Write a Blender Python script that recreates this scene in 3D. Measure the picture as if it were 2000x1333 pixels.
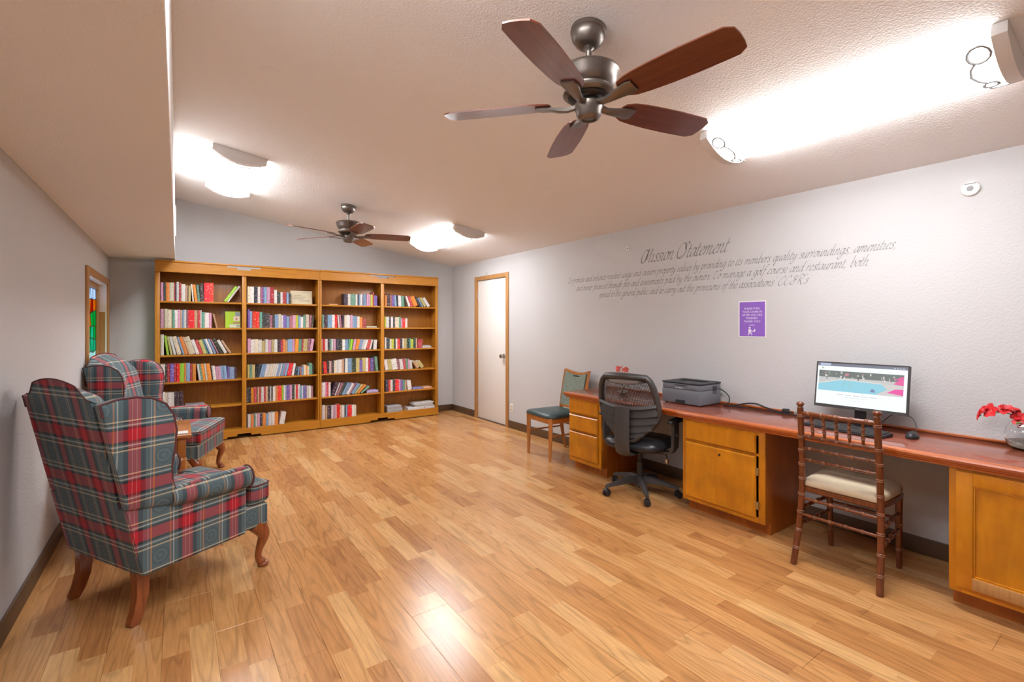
import bpy, bmesh, math, random
from mathutils import Vector, Matrix
random.seed(11)
S = bpy.context.scene
C = S.collection
for _o in list(bpy.data.objects):
    bpy.data.objects.remove(_o)

# ------------------------------------------------------------------ camera, world, exposure
FPX, VX, HY, CH = 928.0, 347.0, 637.0, 1.37
TH = math.atan((1000 - VX) / FPX)
cam = bpy.data.cameras.new('camera')
cam.sensor_fit = 'HORIZONTAL'
cam.sensor_width = 36.0
cam.lens = FPX / 2000 * 36
cam.shift_y = -(666.5 - HY) / 2000
cam.clip_start = 0.02
camo = bpy.data.objects.new('camera', cam)
C.objects.link(camo)
camo.location = (0, 0, CH)
camo.rotation_euler = (math.pi / 2, 0, -TH)
S.camera = camo

W = bpy.data.worlds.new('World')
S.world = W
W.use_nodes = True
_bg = W.node_tree.nodes['Background']
_bg.inputs[0].default_value = (0.72, 0.86, 1.0, 1)
_bg.inputs[1].default_value = 1.6

S.view_settings.view_transform = 'Standard'
S.view_settings.look = 'None'
S.view_settings.gamma = 1
S.view_settings.exposure = 0.15
S.view_settings.use_curve_mapping = False

LAMP = 28.0     # emission of the fluorescent lenses

_s, _c = math.sin(TH), math.cos(TH)
def ray(px, py):
    u = (px - 1000) / FPX
    return (_s + u * _c, _c - u * _s, (HY - py) / FPX)
def pxX(px, Y):
    r = ray(px, 600)
    return Y / r[1] * r[0]

# ------------------------------------------------------------------ room measures (metres)
XL, XR, YB, YF = -0.625, 3.66, 6.89, -1.9
CZ, CS = 2.33, 0.1503                      # ceiling height at the right wall, slope
SOFX, SOFZ = -0.024, 2.135
def cz(x):
    return CZ + CS * (XR - x)

# ------------------------------------------------------------------ materials
def nt(name):
    m = bpy.data.materials.new(name)
    m.use_nodes = True
    t = m.node_tree
    return m, t, t.nodes['Principled BSDF']
def N(t, typ, **kw):
    n = t.nodes.new(typ)
    for k, v in kw.items():
        if k.startswith('i_'):
            n.inputs[k[2:].replace('_', ' ')].default_value = v
        else:
            setattr(n, k, v)
    return n
def L(t, a, b):
    t.links.new(a, b)
def ramp(t, stops, interp='LINEAR'):
    r = t.nodes.new('ShaderNodeValToRGB')
    r.color_ramp.interpolation = interp
    e = r.color_ramp.elements
    while len(e) < len(stops):
        e.new(0.5)
    for i, (p, c) in enumerate(stops):
        e[i].position = p
        e[i].color = (c[0], c[1], c[2], 1)
    return r
def plain(name, col, rough=0.5, metal=0.0, bump=0.0, bscale=200.0, coat=0.0, spec=0.5, var=0.0, bdist=0.002):
    m, t, b = nt(name)
    b.inputs['Base Color'].default_value = (*col, 1)
    b.inputs['Roughness'].default_value = rough
    b.inputs['Metallic'].default_value = metal
    b.inputs['Coat Weight'].default_value = coat
    b.inputs['Specular IOR Level'].default_value = spec
    co = N(t, 'ShaderNodeTexCoord')
    if var:
        n = N(t, 'ShaderNodeTexNoise', i_Scale=bscale * 0.12, i_Detail=3.0)
        L(t, co.outputs['Object'], n.inputs['Vector'])
        r = ramp(t, [(0.3, [x * (1 - var) for x in col]), (0.7, [min(1, x * (1 + var)) for x in col])])
        L(t, n.outputs['Fac'], r.inputs[0])
        L(t, r.outputs[0], b.inputs['Base Color'])
    if bump:
        n2 = N(t, 'ShaderNodeTexNoise', i_Scale=bscale, i_Detail=3.0, i_Roughness=0.55)
        L(t, co.outputs['Object'], n2.inputs['Vector'])
        bp = N(t, 'ShaderNodeBump', i_Strength=bump, i_Distance=bdist)
        L(t, n2.outputs['Fac'], bp.inputs['Height'])
        L(t, bp.outputs[0], b.inputs['Normal'])
    return m
def wood(name, c1, c2, rough=0.4, axis=2, scale=9.0, coat=0.0, stretch=14.0, blotch=0.0):
    """long grained wood, grain along the given local axis"""
    m, t, b = nt(name)
    co = N(t, 'ShaderNodeTexCoord')
    mp = N(t, 'ShaderNodeMapping')
    sc = [stretch] * 3
    sc[axis] = 1.0
    mp.inputs['Scale'].default_value = sc
    L(t, co.outputs['Object'], mp.inputs[0])
    n = N(t, 'ShaderNodeTexNoise', i_Scale=scale * 0.4, i_Detail=6.0, i_Roughness=0.62, i_Distortion=0.6)
    L(t, mp.outputs[0], n.inputs['Vector'])
    r = ramp(t, [(0.3, c1), (0.55, [(a + d) / 2 for a, d in zip(c1, c2)]), (0.75, c2)])
    L(t, n.outputs['Fac'], r.inputs[0])
    out = r.outputs[0]
    if blotch:
        n3 = N(t, 'ShaderNodeTexNoise', i_Scale=5.0, i_Detail=3.0)
        L(t, co.outputs['Object'], n3.inputs['Vector'])
        mr = N(t, 'ShaderNodeMapRange')
        mr.inputs[1].default_value, mr.inputs[2].default_value = 0.3, 0.7
        mr.inputs[3].default_value, mr.inputs[4].default_value = 1 - blotch, 1 + blotch * 0.4
        L(t, n3.outputs['Fac'], mr.inputs[0])
        mx = N(t, 'ShaderNodeMix', data_type='RGBA', blend_type='MULTIPLY')
        mx.inputs[0].default_value = 1.0
        L(t, out, mx.inputs[6]); L(t, mr.outputs[0], mx.inputs[7])
        out = mx.outputs[2]
    L(t, out, b.inputs['Base Color'])
    b.inputs['Roughness'].default_value = rough
    b.inputs['Coat Weight'].default_value = coat
    b.inputs['Coat Roughness'].default_value = 0.12
    bp = N(t, 'ShaderNodeBump', i_Strength=0.12, i_Distance=0.002)
    L(t, n.outputs['Fac'], bp.inputs['Height']); L(t, bp.outputs[0], b.inputs['Normal'])
    return m
def textured_paint(name, col, scale, strength, rough=0.75):
    """knock-down / orange-peel plaster"""
    m, t, b = nt(name)
    b.inputs['Base Color'].default_value = (*col, 1)
    b.inputs['Roughness'].default_value = rough
    b.inputs['Specular IOR Level'].default_value = 0.3
    g = N(t, 'ShaderNodeNewGeometry')
    n1 = N(t, 'ShaderNodeTexNoise', i_Scale=scale, i_Detail=4.0, i_Roughness=0.6)
    v1 = N(t, 'ShaderNodeTexVoronoi', i_Scale=scale * 0.9)
    L(t, g.outputs['Position'], n1.inputs['Vector']); L(t, g.outputs['Position'], v1.inputs['Vector'])
    ad = N(t, 'ShaderNodeMath', operation='ADD')
    L(t, n1.outputs['Fac'], ad.inputs[0]); L(t, v1.outputs['Distance'], ad.inputs[1])
    bp = N(t, 'ShaderNodeBump', i_Strength=strength, i_Distance=0.004)
    L(t, ad.outputs[0], bp.inputs['Height']); L(t, bp.outputs[0], b.inputs['Normal'])
    return m
def emis(name, col, st):
    m, t, b = nt(name)
    b.inputs['Base Color'].default_value = (0.9, 0.9, 0.9, 1)
    b.inputs['Emission Color'].default_value = (*col, 1)
    b.inputs['Emission Strength'].default_value = st
    return m
def glass(name, col=(1, 1, 1), rough=0.0, ior=1.45):
    m, t, b = nt(name)
    b.inputs['Base Color'].default_value = (*col, 1)
    b.inputs['Transmission Weight'].default_value = 1.0
    b.inputs['Roughness'].default_value = rough
    b.inputs['IOR'].default_value = ior
    return m
def vcol(name, rough=0.5, emit=0.0):
    """colour read from the mesh's own colour attribute"""
    m, t, b = nt(name)
    a = N(t, 'ShaderNodeVertexColor', layer_name='Col')
    b.inputs['Roughness'].default_value = rough
    if not emit: L(t, a.outputs[0], b.inputs['Base Color'])
    if emit:
        L(t, a.outputs[0], b.inputs['Emission Color'])
        b.inputs['Emission Strength'].default_value = emit
        b.inputs['Base Color'].default_value = (0.02, 0.02, 0.02, 1)
    return m
def floor_mat():
    """laminate: two printed strips per plank, grain and cathedral figure per strip"""
    m, t, b = nt('laminate')
    g = N(t, 'ShaderNodeNewGeometry')
    sp = N(t, 'ShaderNodeSeparateXYZ'); L(t, g.outputs['Position'], sp.inputs[0])
    def mth(op, a, c=None):
        n = N(t, 'ShaderNodeMath', operation=op)
        for i, v in enumerate((a, c)):
            if v is None: continue
            if isinstance(v, (int, float)): n.inputs[i].default_value = v
            else: L(t, v, n.inputs[i])
        return n.outputs[0]
    w, ln = 0.0955, 0.62
    xs = mth('DIVIDE', mth('ADD', sp.outputs[0], 10 * 0.191 + 0.625), w)
    i = mth('FLOOR', xs)
    wn = N(t, 'ShaderNodeTexWhiteNoise', noise_dimensions='1D'); L(t, i, wn.inputs['W'])
    ys = mth('ADD', mth('DIVIDE', sp.outputs[1], ln), mth('MULTIPLY', wn.outputs['Value'], 7.3))
    j = mth('FLOOR', ys)
    cb = N(t, 'ShaderNodeCombineXYZ'); L(t, i, cb.inputs[0]); L(t, j, cb.inputs[1])
    w2 = N(t, 'ShaderNodeTexWhiteNoise', noise_dimensions='3D'); L(t, cb.outputs[0], w2.inputs['Vector'])
    # grain coordinates, shifted per strip
    mp = N(t, 'ShaderNodeMapping'); mp.inputs['Scale'].default_value = (1.0, 0.085, 1.0)
    L(t, g.outputs['Position'], mp.inputs[0])
    off = N(t, 'ShaderNodeVectorMath', operation='SCALE'); off.inputs['Scale'].default_value = 9.0
    L(t, w2.outputs['Color'], off.inputs[0])
    av = N(t, 'ShaderNodeVectorMath', operation='ADD'); L(t, mp.outputs[0], av.inputs[0]); L(t, off.outputs[0], av.inputs[1])
    n1 = N(t, 'ShaderNodeTexNoise', i_Scale=9.0, i_Detail=1.5, i_Roughness=0.4); L(t, av.outputs[0], n1.inputs['Vector'])
    rings = mth('FRACT', mth('MULTIPLY', n1.outputs['Fac'], 11.0))
    tri = mth('ABSOLUTE', mth('SUBTRACT', rings, 0.5))
    n2 = N(t, 'ShaderNodeTexNoise', i_Scale=85.0, i_Detail=3.0, i_Roughness=0.6); L(t, av.outputs[0], n2.inputs['Vector'])
    base = ramp(t, [(0.0, (0.42, 0.185, 0.062)), (0.3, (0.51, 0.24, 0.08)), (0.7, (0.575, 0.29, 0.105)), (1.0, (0.66, 0.385, 0.16))])
    L(t, w2.outputs['Value'], base.inputs[0])
    gr = N(t, 'ShaderNodeMapRange'); L(t, tri, gr.inputs[0])
    gr.inputs[1].default_value, gr.inputs[2].default_value, gr.inputs[3].default_value, gr.inputs[4].default_value = 0.0, 0.2, 0.76, 1.0
    fi = N(t, 'ShaderNodeMapRange'); L(t, n2.outputs['Fac'], fi.inputs[0])
    fi.inputs[1].default_value, fi.inputs[2].default_value, fi.inputs[3].default_value, fi.inputs[4].default_value = 0.3, 0.7, 0.84, 1.1
    mul = mth('MULTIPLY', gr.outputs[0], fi.outputs[0])
    mx = N(t, 'ShaderNodeMix', data_type='RGBA', blend_type='MULTIPLY'); mx.inputs[0].default_value = 1
    L(t, base.outputs[0], mx.inputs[6]); L(t, mul, mx.inputs[7])
    L(t, mx.outputs[2], b.inputs['Base Color'])
    b.inputs['Roughness'].default_value = 0.24
    b.inputs['Specular IOR Level'].default_value = 0.5
    bp = N(t, 'ShaderNodeBump', i_Strength=0.05, i_Distance=0.001)
    L(t, n2.outputs['Fac'], bp.inputs['Height']); L(t, bp.outputs[0], b.inputs['Normal'])
    return m
def plaid_mat():
    m, t, b = nt('plaid_fabric')
    uv = N(t, 'ShaderNodeUVMap')
    sp = N(t, 'ShaderNodeSeparateXYZ'); L(t, uv.outputs[0], sp.inputs[0])
    teal, dk, red = (0.082, 0.13, 0.15), (0.014, 0.02, 0.03), (0.46, 0.006, 0.02)
    cream, pale, org = (0.62, 0.56, 0.40), (0.46, 0.50, 0.46), (0.55, 0.27, 0.10)
    def fr(s, o):
        a = N(t, 'ShaderNodeMath', operation='MULTIPLY_ADD'); a.inputs[1].default_value = 1 / 0.235; a.inputs[2].default_value = o
        L(t, s, a.inputs[0])
        f = N(t, 'ShaderNodeMath', operation='FRACT'); L(t, a.outputs[0], f.inputs[0])
        return f.outputs[0]
    rv = ramp(t, [(0, red), (0.20, dk), (0.245, teal), (0.262, pale), (0.29, teal), (0.325, dk), (0.345, cream), (0.375, teal),
                  (0.80, cream), (0.83, dk), (0.85, teal), (0.885, pale), (0.912, teal), (0.94, dk), (0.985, red)], 'CONSTANT')
    fv = fr(sp.outputs[1], 0.30); L(t, fv, rv.inputs[0])
    ru = ramp(t, [(0, red), (0.055, (0.6, 0.25, 0.22)), (0.068, red), (0.13, (0.6, 0.25, 0.22)), (0.142, red), (0.20, dk), (0.28, teal), (0.36, pale), (0.375, teal), (0.41, org),
                  (0.435, teal), (0.76, org), (0.785, teal), (0.82, pale), (0.84, teal), (0.92, dk)], 'CONSTANT')
    fu = fr(sp.outputs[0], 0.45); L(t, fu, ru.inputs[0])
    mx = N(t, 'ShaderNodeMix', data_type='RGBA'); mx.inputs[0].default_value = 0.52
    L(t, ru.outputs[0], mx.inputs[6]); L(t, rv.outputs[0], mx.inputs[7])
    # woven medallion in the blue field
    d = N(t, 'ShaderNodeVectorMath', operation='DISTANCE')
    cb = N(t, 'ShaderNodeCombineXYZ'); L(t, fu, cb.inputs[0]); L(t, fv, cb.inputs[1])
    L(t, cb.outputs[0], d.inputs[0]); d.inputs[1].default_value = (0.59, 0.59, 0)
    sn = N(t, 'ShaderNodeMath', operation='SINE')
    m1 = N(t, 'ShaderNodeMath', operation='MULTIPLY'); m1.inputs[1].default_value = 75; L(t, d.outputs['Value'], m1.inputs[0]); L(t, m1.outputs[0], sn.inputs[0])
    vo = N(t, 'ShaderNodeTexVoronoi', i_Scale=150.0); L(t, uv.outputs[0], vo.inputs['Vector'])
    pr = N(t, 'ShaderNodeMath', operation='MULTIPLY'); L(t, sn.outputs[0], pr.inputs[0]); L(t, vo.outputs['Distance'], pr.inputs[1])
    mk = N(t, 'ShaderNodeMath', operation='LESS_THAN'); mk.inputs[1].default_value = 0.17; L(t, d.outputs['Value'], mk.inputs[0])
    p2 = N(t, 'ShaderNodeMath', operation='MULTIPLY'); L(t, pr.outputs[0], p2.inputs[0]); L(t, mk.outputs[0], p2.inputs[1])
    p3 = N(t, 'ShaderNodeMath', operation='MULTIPLY_ADD'); p3.inputs[1].default_value = 0.3; p3.inputs[2].default_value = 1.0; L(t, p2.outputs[0], p3.inputs[0])
    mm = N(t, 'ShaderNodeMix', data_type='RGBA', blend_type='MULTIPLY'); mm.inputs[0].default_value = 1
    L(t, mx.outputs[2], mm.inputs[6]); L(t, p3.outputs[0], mm.inputs[7])
    L(t, mm.outputs[2], b.inputs['Base Color'])
    b.inputs['Roughness'].default_value = 0.85
    b.inputs['Sheen Weight'].default_value = 0.08
    nz = N(t, 'ShaderNodeTexNoise', i_Scale=700.0); L(t, uv.outputs[0], nz.inputs['Vector'])
    bp = N(t, 'ShaderNodeBump', i_Strength=0.2, i_Distance=0.001); L(t, nz.outputs['Fac'], bp.inputs['Height']); L(t, bp.outputs[0], b.inputs['Normal'])
    return m
def book_mat():
    m, t, b = nt('book_cover')
    a = N(t, 'ShaderNodeVertexColor', layer_name='Col')
    uv = N(t, 'ShaderNodeUVMap')
    n = N(t, 'ShaderNodeTexNoise', i_Scale=1.0, i_Detail=2.0, i_Roughness=0.7)
    mp = N(t, 'ShaderNodeMapping'); mp.inputs['Scale'].default_value = (2.2, 9.0, 1.0)
    L(t, uv.outputs[0], mp.inputs[0]); L(t, mp.outputs[0], n.inputs['Vector'])
    st = ramp(t, [(0.0, (0, 0, 0)), (0.6, (0.45, 0.45, 0.45))], 'CONSTANT')
    L(t, n.outputs['Fac'], st.inputs[0])
    # print contrasts with the cover colour
    bw = N(t, 'ShaderNodeRGBToBW'); L(t, a.outputs[0], bw.inputs[0])
    ink = ramp(t, [(0.0, (0.75, 0.72, 0.62)), (0.3, (0.09, 0.08, 0.10))], 'CONSTANT'); L(t, bw.outputs[0], ink.inputs[0])
    sp = N(t, 'ShaderNodeSeparateXYZ'); L(t, uv.outputs[0], sp.inputs[0])
    gt = N(t, 'ShaderNodeMath', operation='GREATER_THAN'); gt.inputs[1].default_value = 0.0; L(t, sp.outputs[0], gt.inputs[0])
    f = N(t, 'ShaderNodeMath', operation='MULTIPLY'); L(t, st.outputs[0], f.inputs[0]); L(t, gt.outputs[0], f.inputs[1])
    mx = N(t, 'ShaderNodeMix', data_type='RGBA'); L(t, f.outputs[0], mx.inputs[0]); L(t, a.outputs[0], mx.inputs[6]); L(t, ink.outputs[0], mx.inputs[7])
    L(t, mx.outputs[2], b.inputs['Base Color'])
    b.inputs['Roughness'].default_value = 0.38
    return m

M = dict(
    wall=textured_paint('wall_paint', (0.575, 0.575, 0.585), 90.0, 0.2),
    ceil=textured_paint('ceiling_paint', (0.88, 0.87, 0.87), 120.0, 0.4),
    floor=floor_mat(), plaid=plaid_mat(), book=book_mat(),
    subfloor=plain('underlay', (0.2, 0.12, 0.06), 0.9),
    base=plain('vinyl_baseboard', (0.10, 0.055, 0.028), 0.45, var=0.15, bscale=60),
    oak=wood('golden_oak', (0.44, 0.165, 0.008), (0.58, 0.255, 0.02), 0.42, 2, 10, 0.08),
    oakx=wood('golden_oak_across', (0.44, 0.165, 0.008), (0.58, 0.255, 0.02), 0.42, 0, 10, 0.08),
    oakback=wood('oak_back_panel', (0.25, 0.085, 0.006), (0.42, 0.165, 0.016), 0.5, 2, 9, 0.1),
    trim=wood('oak_trim', (0.40, 0.19, 0.06), (0.55, 0.29, 0.10), 0.42, 2, 10, 0.15),
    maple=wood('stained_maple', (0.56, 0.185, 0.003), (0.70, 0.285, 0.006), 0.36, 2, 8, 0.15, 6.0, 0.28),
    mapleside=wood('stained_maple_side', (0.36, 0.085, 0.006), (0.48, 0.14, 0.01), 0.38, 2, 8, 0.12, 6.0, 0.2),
    desk=wood('cherry_laminate', (0.23, 0.052, 0.026), (0.31, 0.085, 0.042), 0.2, 1, 8, 0.5, 9.0),
    deskedge=wood('cherry_edge', (0.40, 0.08, 0.012), (0.52, 0.135, 0.022), 0.22, 1, 8, 0.6, 9.0),
    cherry=wood('cherry_leg', (0.20, 0.045, 0.012), (0.34, 0.095, 0.022), 0.25, 2, 9, 0.5),
    table=wood('table_wood', (0.38, 0.12, 0.022), (0.50, 0.19, 0.04), 0.28, 1, 9, 0.45),
    sidewood=wood('side_chair_wood', (0.42, 0.14, 0.025), (0.54, 0.21, 0.045), 0.3, 2, 9, 0.3),
    bamboo=wood('mahogany_bamboo', (0.10, 0.022, 0.007), (0.23, 0.058, 0.015), 0.25, 2, 12, 0.4),
    ring=plain('worn_ring', (0.22, 0.085, 0.04), 0.35, var=0.4, bscale=300),
    blade=wood('fan_blade_wood', (0.10, 0.02, 0.008), (0.22, 0.05, 0.016), 0.3, 0, 9, 0.5),
    pewter=plain('brushed_pewter', (0.20, 0.175, 0.155), 0.36, 0.85, bump=0.1, bscale=120),
    pewterd=plain('dark_pewter', (0.05, 0.042, 0.038), 0.4, 0.7),
    lens=emis('lamp_lens', (0.98, 0.985, 1.0), LAMP),
    cap=plain('lamp_end_cap', (0.74, 0.72, 0.71), 0.5),
    wire=plain('lamp_wire', (0.25, 0.25, 0.25), 0.6),
    white=plain('white_paint', (0.84, 0.83, 0.81), 0.4, bump=0.03, bscale=60),
    whitep=plain('white_plastic', (0.80, 0.80, 0.78), 0.4),
    nickel=plain('satin_nickel', (0.55, 0.53, 0.5), 0.28, 1.0),
    brass=plain('brass_hinge', (0.45, 0.34, 0.16), 0.35, 0.9),
    black=plain('black_plastic', (0.022, 0.022, 0.025), 0.42),
    blackv=plain('black_vinyl', (0.018, 0.018, 0.022), 0.36, bump=0.06, bscale=250),
    char=plain('charcoal_plastic', (0.048, 0.045, 0.045), 0.42),
    greyp=plain('printer_grey', (0.155, 0.165, 0.19), 0.5, bump=0.03, bscale=400),
    greyd=plain('printer_dark', (0.032, 0.034, 0.04), 0.5),
    green=plain('green_vinyl', (0.035, 0.07, 0.075), 0.4, bump=0.05, bscale=200),
    greenf=plain('green_tweed', (0.20, 0.245, 0.20), 0.9, bump=0.3, bscale=500, var=0.25),
    ivory=plain('ivory_vinyl', (0.66, 0.56, 0.40), 0.45, bump=0.04, bscale=150, var=0.06),
    pipe=plain('wine_piping', (0.10, 0.03, 0.035), 0.7),
    ink=plain('wall_lettering_ink', (0.24, 0.24, 0.245), 0.6),
    purple=plain('purple_print', (0.26, 0.12, 0.55), 0.5),
    whitei=plain('white_ink', (0.85, 0.82, 0.9), 0.5),
    paper=plain('paper', (0.82, 0.80, 0.82), 0.6),
    rubber=plain('cable_rubber', (0.02, 0.018, 0.018), 0.5),
    greybox=plain('adapter_grey', (0.25, 0.25, 0.26), 0.45),
    glass=glass('clear_glass'), water=glass('vase_water', (0.92, 0.97, 0.82), 0.0, 1.33),
    stem=plain('stem_green', (0.16, 0.24, 0.06), 0.5, var=0.3, bscale=300),
    leaf=plain('leaf_green', (0.10, 0.22, 0.04), 0.45, var=0.3, bscale=200),
    petal=plain('petal_red', (0.62, 0.012, 0.016), 0.5, var=0.35, bscale=300),
    petalp=plain('petal_coral', (0.60, 0.10, 0.07), 0.5, var=0.4, bscale=300),
    screen=vcol('screen_picture', 0.35, 1.05),
    stone=plain('pebble', (0.5, 0.5, 0.25), 0.5, var=0.3, bscale=100),
)

# ------------------------------------------------------------------ mesh helpers
class B:
    """collects shapes in one bmesh; build() links ONE mesh object"""
    def __init__(s):
        s.bm = bmesh.new()
    def add(s, vs, fs, mt=None):
        if mt is not None:
            vs = [mt @ Vector(v) for v in vs]
        bv = [s.bm.verts.new(v) for v in vs]
        for f in fs:
            try:
                s.bm.faces.new([bv[i] for i in f])
            except ValueError:
                pass
        return s
    def box(s, x0, x1, y0, y1, z0, z1, bev=0.0, mt=None, seg=2):
        t = bmesh.new()
        bmesh.ops.create_cube(t, size=1.0)
        for v in t.verts:
            v.co = ((x0 + x1) / 2 + v.co.x * (x1 - x0), (y0 + y1) / 2 + v.co.y * (y1 - y0), (z0 + z1) / 2 + v.co.z * (z1 - z0))
        if bev:
            bmesh.ops.bevel(t, geom=t.edges[:], offset=bev, segments=seg, profile=0.5, affect='EDGES')
        return s.merge(t, mt)
    def merge(s, t, mt=None):
        t.verts.index_update()
        s.add([v.co.copy() for v in t.verts], [[v.index for v in f.verts] for f in t.faces], mt)
        t.free()
        return s
    def loft(s, rings, closed=True, caps=True, mt=None):
        n = len(rings[0])
        vs = [p for r in rings for p in r]
        fs = []
        for k in range(len(rings) - 1):
            for i in range(n if closed else n - 1):
                j = (i + 1) % n
                fs.append((k * n + i, k * n + j, (k + 1) * n + j, (k + 1) * n + i))
        if caps:
            fs.append(tuple(range(n))[::-1])
            fs.append(tuple((len(rings) - 1) * n + i for i in range(n)))
        return s.add(vs, fs, mt)
    def lathe(s, prof, n=24, mt=None, caps=True):
        return s.loft([[(r * math.cos(2 * math.pi * i / n), r * math.sin(2 * math.pi * i / n), z) for i in range(n)] for r, z in prof], True, caps, mt)
    def tube(s, pts, r, n=8, closed=False, mt=None, caps=True, flat=None, up=None):
        pts = [Vector(p) for p in pts]
        m = len(pts)
        rr = r if isinstance(r, (list, tuple)) else [r] * m
        rings = []
        prev = None
        for k in range(m):
            a = pts[(k - 1) % m] if (closed or k > 0) else pts[k]
            b = pts[(k + 1) % m] if (closed or k < m - 1) else pts[k]
            d = (b - a).normalized()
            if prev is None:
                u = Vector(up) if up else (Vector((0, 0, 1)) if abs(d.z) < 0.9 else Vector((1, 0, 0)))
            else:
                u = prev
            u = (u - d * u.dot(d)).normalized()
            prev = u
            w = d.cross(u)
            ring = []
            for i in range(n):
                a2 = 2 * math.pi * (i + (0.5 if n == 4 else 0)) / n
                cu, cw = math.cos(a2), math.sin(a2)
                if flat: cw *= flat
                ring.append(pts[k] + (u * cu + w * cw) * rr[k])
            rings.append(ring)
        if closed:
            rings.append(rings[0])
        return s.loft(rings, True, caps and not closed, mt)
    def cyl(s, p0, p1, r0, r1=None, n=16, mt=None):
        return s.tube([p0, p1], [r0, r0 if r1 is None else r1], n, mt=mt)
    def prism(s, poly, z0, z1, mt=None):
        return s.loft([[(x, y, z0) for x, y in poly], [(x, y, z1) for x, y in poly]], True, True, mt)
    def pillow(s, poly, levels, mt=None):
        """stack of rings of a 2-D outline, each (inset, z); last ring closed with a fan"""
        cx = sum(p[0] for p in poly) / len(poly); cy = sum(p[1] for p in poly) / len(poly)
        rings = []
        for ins, z in levels:
            ring = []
            for x, y in poly:
                d = math.hypot(x - cx, y - cy)
                k = max(0.02, 1 - ins / d)
                ring.append((cx + (x - cx) * k, cy + (y - cy) * k, z))
            rings.append(ring)
        return s.loft(rings, True, True, mt)
    def build(s, name, mat, parent=None, smooth=35, loc=None, uv=False, subsurf=0):
        me = bpy.data.meshes.new(name)
        bmesh.ops.recalc_face_normals(s.bm, faces=s.bm.faces[:])
        s.bm.to_mesh(me); s.bm.free()
        if smooth:
            me.shade_smooth()
            me.set_sharp_from_angle(angle=math.radians(smooth))
        for mm in (mat if isinstance(mat, (list, tuple)) else [mat]):
            me.materials.append(M[mm] if isinstance(mm, str) else mm)
        if uv:
            box_uv(me)
        o = bpy.data.objects.new(name, me)
        C.objects.link(o)
        if parent is not None: o.parent = parent
        if loc is not None: o.location = loc
        if subsurf:
            md = o.modifiers.new('subdivision', 'SUBSURF'); md.levels = md.render_levels = subsurf
        return o
def box_uv(me):
    """cloth laid on each side by its main direction"""
    ul = me.uv_layers.new(name='UVMap')
    for p in me.polygons:
        n = p.normal
        for li in p.loop_indices:
            v = me.vertices[me.loops[li].vertex_index].co
            if abs(n.z) > 0.75: u = (v.x, v.y)
            elif abs(n.x) > abs(n.y): u = (v.y, v.z)
            else: u = (v.x, v.z)
            ul.data[li].uv = u
def thing(name, label, cat, loc=(0, 0, 0), rz=0.0, group=None):
    o = bpy.data.objects.new(name, None)
    o.empty_display_size = 0.1
    C.objects.link(o)
    o.location = loc; o.rotation_euler = (0, 0, rz)
    return tag(o, label, cat, group)
def tag(o, label, cat, group=None):
    o['label'] = label; o['category'] = cat
    if group: o['group'] = group
    return o
def struct(o):
    o['kind'] = 'structure'
    return o
def copy_tree(o, parent=None):
    c = o.copy(); C.objects.link(c)
    if parent is not None: c.parent = parent
    for ch in list(o.children):
        copy_tree(ch, c)
    return c
def dupe(o, parent, loc):
    c = o.copy(); C.objects.link(c); c.parent = parent; c.location = loc
    return c
def T(x, y, z): return Matrix.Translation((x, y, z))
def RX(a): return Matrix.Rotation(a, 4, 'X')
def RY(a): return Matrix.Rotation(a, 4, 'Y')
def RZ(a): return Matrix.Rotation(a, 4, 'Z')
def smooth_pts(pts, k=4, closed=False):
    pts = [Vector(p) for p in pts]
    out = []
    n = len(pts)
    for i in range(n if closed else n - 1):
        p0 = pts[(i - 1) % n] if (closed or i > 0) else pts[i]
        p1 = pts[i]; p2 = pts[(i + 1) % n]
        p3 = pts[(i + 2) % n] if (closed or i + 2 < n) else p2
        for q in range(k):
            u = q / k
            out.append(0.5 * ((2 * p1) + (p2 - p0) * u + (2 * p0 - 5 * p1 + 4 * p2 - p3) * u * u + (3 * p1 - p0 - 3 * p2 + p3) * u ** 3))
    if not closed: out.append(pts[-1])
    return out
def text_mesh(b, s, size, mt, align='CENTER', space=1.0):
    """adds lettering of the built-in font as flat faces"""
    cu = bpy.data.curves.new('lettering', 'FONT')
    cu.body = s; cu.size = size; cu.align_x = align; cu.resolution_u = 3; cu.space_character = space
    o = bpy.data.objects.new('lettering', cu); C.objects.link(o)
    dg = bpy.context.evaluated_depsgraph_get()
    me = bpy.data.meshes.new_from_object(o.evaluated_get(dg))
    b.add([v.co.copy() for v in me.vertices], [list(p.vertices) for p in me.polygons], mt)
    bpy.data.objects.remove(o); bpy.data.curves.remove(cu); bpy.data.meshes.remove(me)
ONES = 'first second third fourth fifth sixth seventh eighth ninth tenth eleventh twelfth thirteenth fourteenth fifteenth sixteenth seventeenth eighteenth nineteenth'.split()
def ordinal(n):
    if n < 20: return ONES[n - 1]
    tens = {2: ('twentieth', 'twenty'), 3: ('thirtieth', 'thirty'), 4: ('fortieth', 'forty')}[n // 10]
    return tens[0] if n % 10 == 0 else tens[1] + '-' + ONES[n % 10 - 1]

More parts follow.
